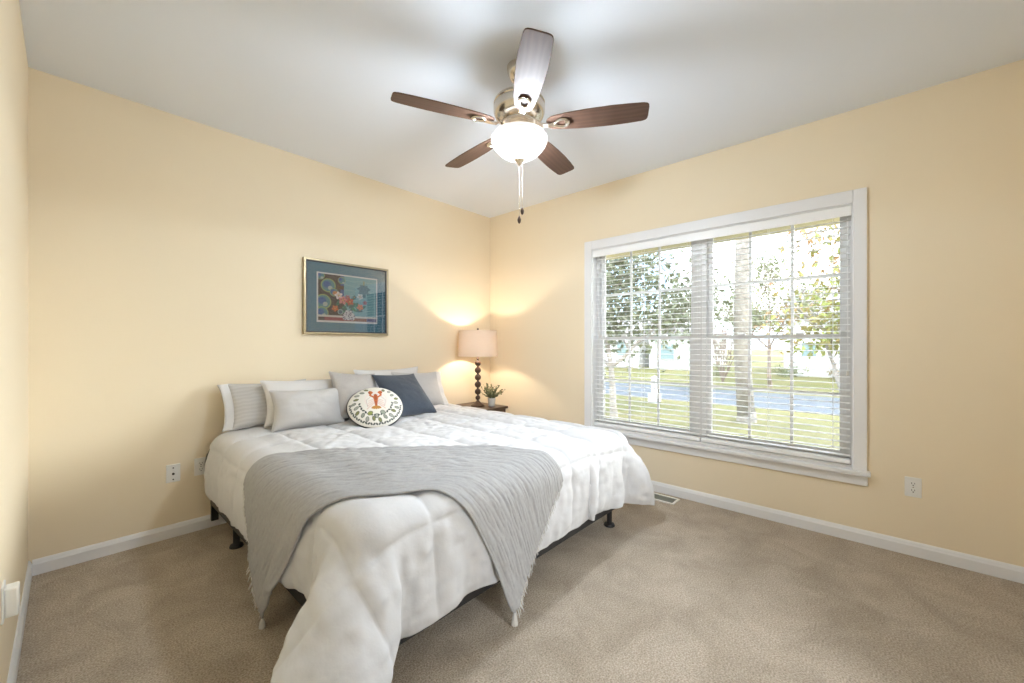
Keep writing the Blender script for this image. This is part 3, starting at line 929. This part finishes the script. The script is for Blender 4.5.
uu = np.linspace(0, cw_, nxx)[None, :] + 0 * np.zeros((nyy, 1)); vv = np.linspace(0, cl_, nyy)[:, None] + np.zeros((1, nxx))
rsn = np.random.RandomState(4)
pit_u, pit_v = cw_ / 8.0, cl_ / 7.0
wob = 0.012
uw = uu + wob * vnoise((nyy, nxx), (9, 10), rsn); vw = vv + wob * vnoise((nyy, nxx), (9, 10), rsn)
du_ = np.abs((uw / pit_u + 0.5) % 1 - 0.5) * pit_u; dv_ = np.abs((vw / pit_v + 0.5) % 1 - 0.5) * pit_v
edge = np.minimum(np.minimum(uu, cw_ - uu), vv)
du_ = np.minimum(du_, edge + 0.004); dv_ = np.minimum(dv_, vv + 0.004)
puff = (1 - np.exp(-du_ / 0.028)) * (1 - np.exp(-dv_ / 0.028))
dmin = np.minimum(du_, dv_)
wr = vnoise((nyy, nxx), (70, 22), rsn) * np.exp(-du_ / 0.05) + vnoise((nyy, nxx), (22, 70), rsn) * np.exp(-dv_ / 0.05)
dia = vnoise((nyy, nxx), (14, 14), rsn) * 0.6 + vnoise((nyy, nxx), (30, 30), rsn) * 0.3
hang = np.clip((MT - GC[..., 2]) / 0.12, 0, 1)
fold = vnoise((nyy, nxx), (44, 60), rsn) + 0.6 * vnoise((nyy, nxx), (80, 34), rsn)
disp = 0.002 + 0.019 * puff + (0.0022 + 0.002 * hang) * wr + 0.0016 * dia + 0.0045 * hang * fold
GC2 = GC + NC * disp[..., None]
GC2[..., 2] = np.maximum(GC2[..., 2], 0.012)
com = grid_obj('comforter', GC2, 'white_fabric', cat='comforter', label='white box-stitched comforter spread over the bed and hanging down its sides')
sm = com.modifiers.new('thick', 'SOLIDIFY'); sm.thickness = 0.012; sm.offset = -1

# --- throw, laid across the near foot corner
GS = GC + NC * 0.015
CB = BVHTree.FromPolygons(GS[::2, ::2].reshape(-1, 3).tolist(),
     [tuple(q) for q in (lambda I: np.stack([I[:-1, :-1], I[:-1, 1:], I[1:, 1:], I[1:, :-1]], -1).reshape(-1, 4))(np.arange(GS[::2, ::2].shape[0] * GS[::2, ::2].shape[1]).reshape(GS[::2, ::2].shape[:2])).tolist()])
def spline(pts, n):
    A = np.array(pts, float)
    d = np.concatenate([[0], np.cumsum(np.linalg.norm(np.diff(A, axis=0), axis=1))])
    A3 = np.concatenate([A, np.zeros((len(A), 3 - A.shape[1]))], 1)
    fine = upsample(np.stack([A3, A3], 1), 24)[:, 0][:, :A.shape[1]]
    dd = np.concatenate([[0], np.cumsum(np.linalg.norm(np.diff(fine, axis=0), axis=1))])
    t = np.linspace(0, dd[-1], n)
    return np.stack([np.interp(t, dd, fine[:, k]) for k in range(A.shape[1])], 1)
# in bed-unfolded coordinates (top is x,y; the sides fold out flat beyond the edges)
EX, EY, ET = BX0 - 0.035, BY0 - 0.035, MT + 0.05
far = [(EX - 0.05, 2.36), (0.70, 2.34), (0.88, 2.19), (1.10, 1.99), (1.35, 1.76), (1.58, 1.53), (1.70, 1.36), (1.74, EY - 0.06)]
near = [(EX - 0.49, 2.02), (EX - 0.30, 1.80), (EX - 0.03, 1.60), (0.70, 1.48), (0.82, 1.38), (0.98, 1.30), (1.10, EY - 0.06), (1.21, EY - 0.28), (1.29, EY - 0.47)]
tn, tw = 110, 44
Fc, Nc = spline(far, tn), spline(near, tn)
tt = np.linspace(0, 1, tw)[:, None, None]
UV = Fc[None] * (1 - tt) + Nc[None] * tt
Pt = np.zeros((tw, tn, 3))
for j in range(tw):
    for i in range(tn):
        X_, Y_ = UV[j, i]
        ex, ey = max(EX - X_, 0), max(EY - Y_, 0)
        Pt[j, i] = (max(X_, EX) - 0.02 * min(1, ex * 8), max(Y_, EY) - 0.02 * min(1, ey * 8), ET - (ex + ey))
Pt = Pt.reshape(-1, 3)
state = {}
def coll_comf(Q, s):
    if s % 3 == 0 or 'p' not in state:
        pp = np.zeros_like(Q); nn = np.zeros_like(Q)
        for i, q in enumerate(Q):
            loc, nrm, _, dist = CB.find_nearest(q)
            pp[i] = loc; nn[i] = nrm
        state['p'], state['n'] = pp, nn
    d = np.sum((Q - state['p']) * state['n'], 1) - 0.009
    m = d < 0
    Q = Q - state['n'] * np.minimum(np.maximum(d, -0.03), 0)[:, None]
    fl = Q[:, 2] < 0.012
    Q[fl, 2] = 0.012
    return Q, m, state['n'].copy()
Pt = simulate(Pt, tw, tn, Pt.copy(), 75, coll_comf, np.zeros(len(Pt), bool), bend_k=0.05, shear_k=0.4, fric=0.8, dt=0.008, damp=0.9)
GT = upsample(Pt.reshape(tw, tn, 3), 4)
NT = grid_normals(GT)
if NT[..., 2].mean() < 0: NT = -NT
ty, tx = GT.shape[:2]
crk = (0.0020 * vnoise((ty, tx), (42, 9), rsn) + 0.0022 * vnoise((ty, tx), (75, 22), rsn) + 0.0013 * vnoise((ty, tx), (110, 60), rsn) + 0.001 * vnoise((ty, tx), (60, 5), rsn))
GT2 = GT + NT * (0.005 + crk)[..., None]
M['throw'] = mat('grey_gauze_cotton', (0.40, 0.40, 0.405), 0.92, bump=(220, 0.35, 0.003), vary=(60, (0.35, 0.35, 0.355), 0.25), spec=0.1)
thr = thing('throw_blanket', (0, 0, 0), 'crinkled grey cotton throw laid across the foot corner of the bed', 'throw')
tb = grid_obj('blanket', GT2, 'throw', thr)
sm = tb.modifiers.new('thick', 'SOLIDIFY'); sm.thickness = 0.004; sm.offset = -1
hem = MB(); hem.tube((GT2[-1, 4:-4:6] + NT[-1, 4:-4:6] * 0.002).tolist(), 0.0055, 8)
hem.build('hem', 'throw', thr, smooth='all')
for side in (0, -1):
    fg = MB()
    for j in range(2, ty - 2, 2):
        p = GT2[j, side]; inn = GT2[j, 5 if side == 0 else -6]
        d = p - inn; d = d / np.linalg.norm(d)
        L = 0.026 + 0.014 * rsn.rand()
        e = p + d * L * 0.7 + np.array([0, 0, -0.35 * L]) + rsn.uniform(-1, 1, 3) * 0.006
        mid = (p + e) / 2 + rsn.uniform(-1, 1, 3) * 0.003
        fg.tube([p - d * 0.003, mid, e], [0.0028, 0.0022, 0.0012], 5)
    fg.build('fringe', 'fringe', thr)
for side in (0, -1):
    p = GT2[-1, side]
    tsl = MB()
    for k in range(9):
        a_ = 2 * PI * k / 9
        tsl.tube([p, p + np.array([0.006 * math.cos(a_), 0.006 * math.sin(a_), -0.02]), p + np.array([0.012 * math.cos(a_), 0.012 * math.sin(a_), -0.055])], [0.004, 0.005, 0.003], 6)
    tsl.build('tassel', 'fringe', thr)

# ------------------------------------------------------------------ pillows
def pillow_grid(wd, ht, th, n=56, pinch=0.10, seed=0, slump=0.0):
    u = np.linspace(-1, 1, n); U, V = np.meshgrid(u, u)
    k = 1 - pinch * (1 - np.abs(V) ** 2.2); k2 = 1 - pinch * (1 - np.abs(U) ** 2.2)
    X = U * wd / 2 * k; Y = V * ht / 2 * k2
    e = (np.clip(1 - U ** 2, 0, 1) ** 0.42) * (np.clip(1 - V ** 2, 0, 1) ** 0.42)
    rs_ = np.random.RandomState(seed)
    wrk = 0.05 * vnoise((n, n), (5, 5), rs_) + 0.03 * vnoise((n, n), (11, 11), rs_)
    Z = th / 2 * e * (1 + wrk) * (1 - slump * V)
    return X, Y, Z

def pillow(name, wd, ht, th, m, loc, lean, yaw, roll, label, cat='pillow', seed=0, pinch=0.10, flange=None, slump=0.25):
    """stands on its bottom edge; lean tips the top back; local x = width, y = up, z = toward the room"""
    root = thing(name, loc, label, cat)
    X, Y, Z = pillow_grid(wd, ht, th, pinch=pinch, seed=seed, slump=slump)
    n = X.shape[0]
    R = Matrix.Rotation(yaw, 4, 'Z') @ Matrix.Rotation(PI / 2 - lean, 4, 'X') @ Matrix.Rotation(roll, 4, 'Z')
    root.matrix_world = Matrix.Translation(loc) @ R
    A = np.stack([X, Y, Z], -1); B = np.stack([X, Y, -Z], -1)
    mb_ = MB()
    I = np.arange(n * n).reshape(n, n)
    q = np.stack([I[:-1, :-1], I[:-1, 1:], I[1:, 1:], I[1:, :-1]], -1).reshape(-1, 4)
    mb_.add(A.reshape(-1, 3).tolist(), q.tolist())
    mb_.add(B.reshape(-1, 3).tolist(), q[:, ::-1].tolist())
    o = mb_.build('cover', m, root, smooth='all')
    per = [A[0, i] for i in range(n)] + [A[i, -1] for i in range(1, n)] + [A[-1, i] for i in range(n - 2, -1, -1)] + [A[i, 0] for i in range(n - 2, 0, -1)]
    MB().tube(per[::2], 0.0028, 6, closed=True).build('seam', m, root, smooth='all')
    if flange:
        sx, fm = flange
        F = []
        V = np.linspace(-1, 1, 30)
        for s_ in np.linspace(0, 1, 5):
            xx = sx * (wd / 2 * (1 - pinch * (1 - np.abs(V) ** 2.2)) - 0.012 + 0.062 * s_)
            F.append(np.stack([xx, V * ht / 2 * 0.985, 0.004 * np.sin(V * 9 + s_ * 2) * s_], -1))
        fo = grid_obj('flange', np.array(F), fm, root, label='white border flange')
        s2 = fo.modifiers.new('thick', 'SOLIDIFY'); s2.thickness = 0.008; s2.offset = 0
    return root
D = math.radians
pillow('bed_pillow', 0.52, 0.33, 0.13, 'pillow_stripe', (0.99, 3.235, 0.825), D(24), D(0), D(0), 'grey striped pillow with a white border, at the end by the coaxial plate', seed=1, flange=(-1, 'pillow_white'))
pillow('bed_pillow', 0.62, 0.34, 0.15, 'pillow_white', (1.205, 3.10, 0.835), D(25), D(-4), D(-1), 'white pillow standing behind the plain light grey pillow', seed=2)
pillow('bed_pillow', 0.47, 0.29, 0.16, 'pillow_grey', (1.14, 2.96, 0.80), D(27), D(-9), D(-1), 'plain light grey pillow in front of the white pillow', seed=3)
pillow('bed_pillow', 0.64, 0.36, 0.14, 'pillow_white', (1.93, 3.20, 0.86), D(16), D(0), D(0), 'white pillow mostly hidden behind the taupe and navy cushions', seed=4)
pillow('bed_pillow', 0.50, 0.35, 0.13, 'pillow_grey', (2.16, 3.10, 0.835), D(26), D(2), D(-3), 'pale grey pillow with a white border, behind the navy cushion on the lamp side', seed=5, flange=(1, 'pillow_white'))
pillow('throw_cushion', 0.38, 0.40, 0.15, 'pillow_taupe', (1.50, 2.97, 0.855), D(32), D(4), D(-7), 'square taupe cushion behind the round lobster cushion', 'cushion', seed=6)
pillow('throw_cushion', 0.41, 0.46, 0.15, 'navy', (1.855, 2.86, 0.84), D(48), D(4), D(-3), 'square navy blue cushion beside the round lobster cushion', 'cushion', seed=7)

# round cushion with an embroidered lobster ringed by leaves
rc = thing('round_cushion', (1.50, 2.69, 0.79), 'round white cushion with an orange lobster and a ring of green leaves', 'cushion')
rc.matrix_world = Matrix.Translation((1.50, 2.69, 0.79)) @ Matrix.Rotation(D(-24), 4, 'Z') @ Matrix.Rotation(PI / 2 - D(50), 4, 'X') @ Matrix.Rotation(D(-1), 4, 'Z')
RR = 0.192
nr, na = 110, 360
rr = np.linspace(0.0, 1, nr) ** 0.8; aa = np.linspace(0, 2 * PI, na + 1)
Rg, Ag = np.meshgrid(rr, aa, indexing='ij')
Xc, Yc = Rg * np.cos(Ag), Rg * np.sin(Ag)
Zc = 0.060 * np.clip(1 - Rg ** 2.4, 0, 1) ** 0.55
C = np.zeros(Xc.shape + (3,)); C[:] = (0.74, 0.72, 0.66)
def put(mk, c): C[mk] = c
def ell(x, y, a, b, th=0.0):
    dx, dy = Xc - x, Yc - y
    p, q = dx * math.cos(th) + dy * math.sin(th), -dx * math.sin(th) + dy * math.cos(th)
    return (p / a) ** 2 + (q / b) ** 2 < 1
def seg(x0, y0, x1, y1, wv):
    dx, dy = x1 - x0, y1 - y0; L2 = dx * dx + dy * dy
    t_ = np.clip(((Xc - x0) * dx + (Yc - y0) * dy) / L2, 0, 1)
    return np.hypot(Xc - x0 - t_ * dx, Yc - y0 - t_ * dy) < wv
OR1, OR2, OR3 = (0.50, 0.13, 0.035), (0.36, 0.085, 0.025), (0.46, 0.22, 0.05)
put(ell(0.0, 0.12, 0.40, 0.42), (0.76, 0.64, 0.60))
put(ell(0.0, 0.12, 0.37, 0.39), (0.75, 0.72, 0.67))
for sx in (-1, 1):
    for k in range(4):
        put(seg(0.05 * sx, 0.16 - 0.07 * k, sx * (0.26 + 0.02 * k), 0.05 - 0.12 * k, 0.010), (0.60, 0.34, 0.28))
    put(seg(0.05 * sx, 0.42, sx * 0.34, 0.10, 0.006), (0.30, 0.2, 0.2))
    put(seg(sx * 0.34, 0.10, sx * 0.30, -0.20, 0.006), (0.30, 0.2, 0.2))
    put(seg(0.05 * sx, 0.22, sx * 0.20, 0.36, 0.035), OR1)
    put(seg(sx * 0.20, 0.36, sx * 0.14, 0.50, 0.035), OR1)
    put(ell(sx * 0.16, 0.54, 0.10, 0.055, sx * 0.9), OR1)
    put(ell(sx * 0.22, 0.50, 0.07, 0.035, sx * 1.3), OR2)
put(ell(0, 0.22, 0.085, 0.20), OR1); put(ell(0, 0.36, 0.05, 0.07), OR2); put(ell(0, 0.20, 0.05, 0.12), OR2)
for k in range(5):
    put(ell(0, 0.05 - 0.055 * k, 0.072 - 0.006 * k, 0.036), OR2 if k % 2 else OR1)
for a_ in (-0.9, -0.45, 0, 0.45, 0.9):
    put(ell(0.13 * math.sin(a_), -0.22 - 0.05 * math.cos(a_), 0.045, 0.085, -a_ * -1), OR3)
G1, G2, G3, G4 = (0.20, 0.21, 0.09), (0.055, 0.065, 0.06), (0.28, 0.30, 0.25), (0.36, 0.37, 0.32)
for k in range(22):
    a_ = -PI / 2 + (k + 0.5) * 2 * PI / 22
    rad = 0.72 if k % 2 else 0.78
    x, y = rad * math.cos(a_), rad * math.sin(a_)
    if abs(a_ - PI / 2) < 0.25: continue
    put(ell(x, y, 0.095, 0.062, a_ + 0.35), G2)
    put(ell(x, y, 0.078, 0.046, a_ + 0.35), (G1, G3, G4)[k % 3])
for k in range(30):
    a_ = -PI / 2 + (k - 15) * 0.105
    x, y = 0.905 * math.cos(a_), 0.905 * math.sin(a_)
    put(ell(x, y, 0.048, 0.028, a_ + (0.9 if k % 2 else -0.9)), G2)
for k in range(16):
    a_ = -PI / 2 + (k - 7.5) * 0.2
    x, y = 0.58 * math.cos(a_), 0.58 * math.sin(a_)
    put(ell(x, y, 0.055, 0.034, a_ + PI / 2 + (0.6 if k % 2 else -0.6)), G2)
put(ell(0, -0.62, 0.09, 0.07, PI / 2), G2); put(ell(0, -0.62, 0.07, 0.05, PI / 2), G4)
put(ell(-0.22, -0.50, 0.10, 0.085, 0.6), G2); put(ell(-0.22, -0.50, 0.085, 0.07, 0.6), (0.26, 0.29, 0.08))
put(ell(0.22, -0.48, 0.10, 0.085, -0.6), G2); put(ell(0.22, -0.48, 0.085, 0.07, -0.6), (0.30, 0.33, 0.27))
ro = grid_obj('front_cover', np.stack([Xc * RR, Yc * RR, Zc], -1), 'round_print', rc)
set_cols(ro, C)
bk = grid_obj('back_cover', np.stack([Xc * RR, Yc * RR, -Zc], -1)[:, ::-1], 'navy', rc)
MB().tube([(RR * math.cos(a_), RR * math.sin(a_), 0) for a_ in np.linspace(0, 2 * PI, 72, endpoint=False)], 0.0055, 8, closed=True).build('piping', 'piping', rc, smooth='all')

# ------------------------------------------------------------------ outdoors
GZ = -0.5
def noisy(name, c1, c2, sc, c3=None):
    return mat(name, c1, 0.95, vary=(sc, c2, 0.22), spec=0.05)
M['lawn'] = noisy('lawn_grass', (0.135, 0.135, 0.052), (0.195, 0.175, 0.088), 0.55)
M['asphalt'] = noisy('asphalt_road', (0.13, 0.145, 0.165), (0.11, 0.12, 0.14), 2.0)
M['siding'] = wave_mat('white_siding', (0.70, 0.69, 0.70), (0.60, 0.59, 0.60), 2.6, axis='Z', dist=0.0)
M['siding_pale'] = wave_mat('pale_green_siding', (0.55, 0.58, 0.53), (0.47, 0.50, 0.46), 2.6, axis='Z', dist=0.0)
M['roof'] = noisy('grey_roof_shingle', (0.26, 0.24, 0.25), (0.32, 0.30, 0.31), 6)
M['house_glass'] = mat('house_window_glass', (0.22, 0.30, 0.31), 0.15)
M['bark'] = mat('pale_bark', (0.40, 0.365, 0.335), 0.95, bump=(14, 0.9, 0.05), vary=(7, (0.27, 0.24, 0.22), 0.2))
M['twig'] = mat('bare_twig', (0.33, 0.25, 0.21), 0.95, vary=(3, (0.24, 0.19, 0.16), 0.3))
M['magnolia_leaf'] = mat('dark_glossy_leaf', (0.125, 0.145, 0.085), 0.4, vary=(2.5, (0.21, 0.225, 0.14), 0.25))
M['yellow_leaf'] = mat('yellow_green_leaf', (0.25, 0.29, 0.08), 0.6, vary=(0.8, (0.42, 0.25, 0.14), 0.10))
M['far_leaf'] = mat('hazy_green_leaf', (0.20, 0.23, 0.13), 0.8, vary=(1.5, (0.30, 0.30, 0.18), 0.2))
M['rust_leaf'] = mat('rusty_leaf', (0.34, 0.22, 0.15), 0.8, vary=(1.5, (0.28, 0.25, 0.15), 0.2))
M['soffit'] = mat('beige_soffit', (0.62, 0.55, 0.40), 0.8)

struct('ground', MB().box(XR + T, 160, -120, 160, GZ - 0.4, GZ), 'lawn')
rd = MB(); rd.add([(12.9, -90, GZ + 0.015), (16.9, -90, GZ + 0.015), (16.3, 140, GZ + 0.015), (12.3, 140, GZ + 0.015), (12.9, -90, GZ - 0.2), (16.9, -90, GZ - 0.2), (16.3, 140, GZ - 0.2), (12.3, 140, GZ - 0.2)],
       [(0, 1, 2, 3), (7, 6, 5, 4), (0, 4, 5, 1), (1, 5, 6, 2), (2, 6, 7, 3), (3, 7, 4, 0)])
struct('road', rd, 'asphalt')
ev = MB(); ev.box(XR + T, 3.95, YF - 1, YB + 1, 2.165, 2.30)
for k in range(24):
    y = YF - 0.9 + k * 0.25
    ev.box(XR + T, 3.94, y, y + 0.012, 2.161, 2.165)
struct('roof_eave', ev, 'soffit')
struct('exterior_foundation', MB().box(XL - T, XR + T, YF - T, YB + T, GZ - 0.3, -0.121), 'siding')

def house(name, x, y0, y1, zt, ridge, m, windows, label, depth=9, gable=True):
    r = thing(name, (x, (y0 + y1) / 2, GZ), label, 'house')
    hw = abs(y1 - y0) / 2
    MB().box(0, depth, -hw, hw, 0, zt).build('wall', m, r)
    rf = MB()
    if gable:   # gable end faces the street
        rf.add([(-0.35, -hw - 0.4, zt - 0.1), (-0.35, hw + 0.4, zt - 0.1), (-0.35, 0, ridge), (depth, -hw - 0.4, zt - 0.1), (depth, hw + 0.4, zt - 0.1), (depth, 0, ridge)],
               [(0, 2, 1), (3, 4, 5), (0, 3, 5, 2), (1, 2, 5, 4), (0, 1, 4, 3)])
    else:
        rf.add([(-0.4, -hw - 0.3, zt - 0.1), (-0.4, hw + 0.3, zt - 0.1), (depth / 2, hw + 0.3, ridge), (depth / 2, -hw - 0.3, ridge), (depth + 0.4, -hw - 0.3, zt - 0.1), (depth + 0.4, hw + 0.3, zt - 0.1)],
               [(0, 3, 2, 1), (3, 4, 5, 2), (0, 4, 3), (1, 2, 5), (0, 1, 5, 4)])
    rf.build('roof', 'roof', r)
    for (yy, z, ww, hh) in windows:
        wo = MB().box(-0.06, 0.02, yy - ww / 2 - 0.07, yy + ww / 2 + 0.07, z - hh / 2 - 0.07, z + hh / 2 + 0.07).build('window_frame', 'trim', r)
        MB().box(-0.07, -0.05, yy - ww / 2, yy + ww / 2, z - hh / 2, z + hh / 2).build('pane', 'house_glass', wo)
    return r
house('house', 26.6, -5.2, 3.75, 3.4, 5.2, 'siding', [(3.35, 1.45, 0.62, 0.75), (-1.2, 1.5, 0.9, 1.2)], 'white sided house across the road behind the yellow-green leaves', gable=False)
house('house', 28.6, 9.4, 12.3, 2.6, 3.9, 'siding_pale', [(0.1, 1.25, 0.95, 1.1)], 'pale green house across the road beside the white house')
house('house', 28.9, 13.2, 20.4, 2.7, 4.0, 'siding', [(-2.2, 1.4, 0.8, 1.0), (0.4, 1.4, 0.8, 1.0)], 'long white house across the road behind the dark-leaved tree', gable=False)

def branch_tree(seed, height, r0, levels, spread, lean=(0, 0), nsplit=(2, 3), first=0.35):
    """returns (list of tubes, list of tip points)"""
    rs_ = random.Random(seed)
    tubes, tips = [], []
    def grow(p, d, L, r, lev):
        pts, rads = [p], [r]
        n_ = 4
        for k in range(n_):
            d = (d + Vector((rs_.uniform(-1, 1), rs_.uniform(-1, 1), rs_.uniform(-0.4, 0.7))) * 0.12).normalized()
            p = p + d * L / n_
            pts.append(p); rads.append(r * (1 - 0.4 * (k + 1) / n_))
            if lev <= levels - 1: tips.append((p, d))
        tubes.append((pts, rads))
        if lev == 0: return
        for k in range(rs_.randint(*nsplit)):
            a_ = rs_.uniform(0, 2 * PI)
            e = Vector((math.cos(a_), math.sin(a_), 0))
            nd = (d * (1 - spread * 0.5) + e * spread + Vector((0, 0, 0.12))).normalized()
            q = pts[rs_.randint(2, n_)]
            grow(q, nd, L * rs_.uniform(0.55, 0.8), r * 0.55, lev - 1)
        grow(p, d, L * 0.7, r * 0.6, lev - 1)
    grow(Vector((0, 0, 0)), Vector((lean[0], lean[1], 1)).normalized(), height * first, r0, levels)
    return tubes, tips

def leaves(mb, tips, n, size, jitter, seed, droop=0.0, keep=None):
    rs_ = random.Random(seed)
    c = 0
    while c < n:
        p, d = rs_.choice(tips)
        q = p + Vector((rs_.gauss(0, jitter), rs_.gauss(0, jitter), rs_.gauss(0, jitter)))
        if keep and not keep(q): 
            c += 0.2; continue
        a = Vector((rs_.gauss(0, 1), rs_.gauss(0, 1), rs_.gauss(0, 1) - droop)).normalized()
        b = a.cross(Vector((rs_.gauss(0, 1), rs_.gauss(0, 1), rs_.gauss(0, 1)))).normalized()
        s_ = size * rs_.uniform(0.7, 1.3)
        nrm = a.cross(b) * s_ * 0.12
        mb.add([q, q + a * s_ * 0.45 + b * s_ * 0.24 + nrm, q + a * s_, q + a * s_ * 0.45 - b * s_ * 0.24 + nrm], [(0, 1, 2), (0, 2, 3)])
        c += 1

def tree(name, loc, label, seed, height, r0, levels, spread, leaf=None, nleaf=0, lsize=0.1, jit=0.2, lean=(0, 0), bark='bark', group=None, first=0.35, nsplit=(2, 3), droop=0.0, keep=None):
    r = thing(name, loc, label, 'tree', group)
    tubes, tips = branch_tree(seed, height, r0, levels, spread, lean, nsplit, first)
    t0 = MB(); t0.tube(tubes[0][0], tubes[0][1], 12)
    # flared foot
    t0.lathe([(r0 * 1.18, -0.05), (r0 * 1.08, 0.08), (r0, 0.25)], 12, cap=False)
    t0.build('trunk', bark, r, smooth='all')
    if len(tubes) > 1:
        b_ = MB()
        for pts, rads in tubes[1:]:
            b_.tube(pts, rads, 5, cap=False)
        b_.build('branches', bark, r, smooth='all')
    if leaf:
        l_ = MB(); leaves(l_, tips, nleaf, lsize, jit, seed + 50, droop, keep)
        l_.build('foliage', leaf, r)
    return r

tree('shade_tree', (10.35, 2.17, GZ), 'big pale-barked tree trunk on the lawn in front of the road', 21, 13, 0.185, 4, 0.5, 'far_leaf', 900, 0.14, 0.5, first=0.52)
tree('leafy_tree', (8.4, 4.45, GZ), 'dark-leaved tree outside the window half beside the bed', 5, 8.6, 0.085, 4, 0.85, 'magnolia_leaf', 7600, 0.155, 0.34, first=0.19, nsplit=(2, 3), keep=lambda q: q.z > 0.65)
tree('leafy_tree', (7.4, 0.12, GZ), 'tree with drooping yellow-green and orange leaves in front of the white house', 9, 6.0, 0.09, 4, 0.85, 'yellow_leaf', 3000, 0.13, 0.30, lean=(0.0, 0.3), first=0.28, droop=0.8, keep=lambda q: q.z > 1.62)
tree('slender_tree', (19.0, 3.15, GZ), 'loose-crowned slender tree across the road between the big trunk and the white house', 14, 7.5, 0.08, 4, 0.7, 'far_leaf', 1500, 0.17, 0.3, bark='twig', first=0.28, keep=lambda q: q.z > 1.6)
r_ = thing('multi_stem_tree', (20.2, 5.2, GZ), 'small bare multi-stemmed tree across the road beside the big trunk', 'tree')
b_ = MB()
for k in range(8):
    a_ = 2 * PI * k / 8 + 0.3
    tubes, tips = branch_tree(60 + k, 3.2, 0.035, 3, 0.45, (0.42 * math.cos(a_), 0.42 * math.sin(a_)))
    for pts, rads in tubes: b_.tube(pts, rads, 5, cap=False)
b_.build('stems', 'twig', r_)
bare = [(42, 3.4, 5.5), (44, 9.6, 6.0), (42, 15.5, 5.6), (45, 21.8, 6.0), (54, 6.3, 7.0), (56, 13.0, 7.2), (54, 19.5, 7.0), (57, 27.0, 7.5)]
protos = [tree('far_tree', (36, 12, GZ), 'hazy brownish tree standing far beyond the houses', 31 + k, 9.5, 0.16, 4, 0.6, ('rust_leaf', 'far_leaf')[k], 1500, 0.42, 0.45, bark='twig', group='far trees beyond the houses') for k in range(2)]
for k, (x, y, hgt) in enumerate(bare):
    p_ = protos[k % 2]
    o = p_ if k < 2 else copy_thing(p_)
    o.location = (x, y, GZ); o.rotation_euler = (0, 0, k * 1.3); o.scale = (hgt / 9.5,) * 3
for k, (x, y, s_, lab) in enumerate([(25.9, 3.45, 0.42, 'round green shrub at the corner of the white house'), (25.6, 1.0, 0.45, 'low brownish shrub by the wall of the white house'), (24.5, 6.6, 0.6, 'low shrub on the far lawn behind the big trunk')]):
    l_ = MB(); rs_ = random.Random(70 + k)
    tips = [(Vector((rs_.gauss(0, 0.5), rs_.gauss(0, 0.7), abs(rs_.gauss(0.5, 0.4)))) * s_, Vector((0, 0, 1))) for _ in range(60)]
    leaves(l_, tips, 420, 0.16, 0.08, 80 + k)
    sh_ = thing('shrub', (x, y, GZ), lab, 'shrub')
    l_.build('foliage', ('far_leaf', 'rust_leaf', 'far_leaf')[k], sh_)
    MB().tube([(0, 0, -0.05), (0, 0, 0.3 * s_)], 0.03, 6).build('stem', 'twig', sh_)
pb = thing('mailbox_post', (11.9, 4.95, GZ), 'white square post standing on the lawn by the road', 'post')
MB().box(-0.075, 0.075, -0.075, 0.075, 0, 0.72).build('post', 'trim', pb, bevel=0.01)
MB().box(-0.15, 0.15, -0.15, 0.15, 0, 0.26).build('post_base', 'trim', pb, bevel=0.02)
MB().lathe([(0.11, 0.72), (0.12, 0.735), (0.0, 0.80)], 4).build('post_cap', 'trim', pb)
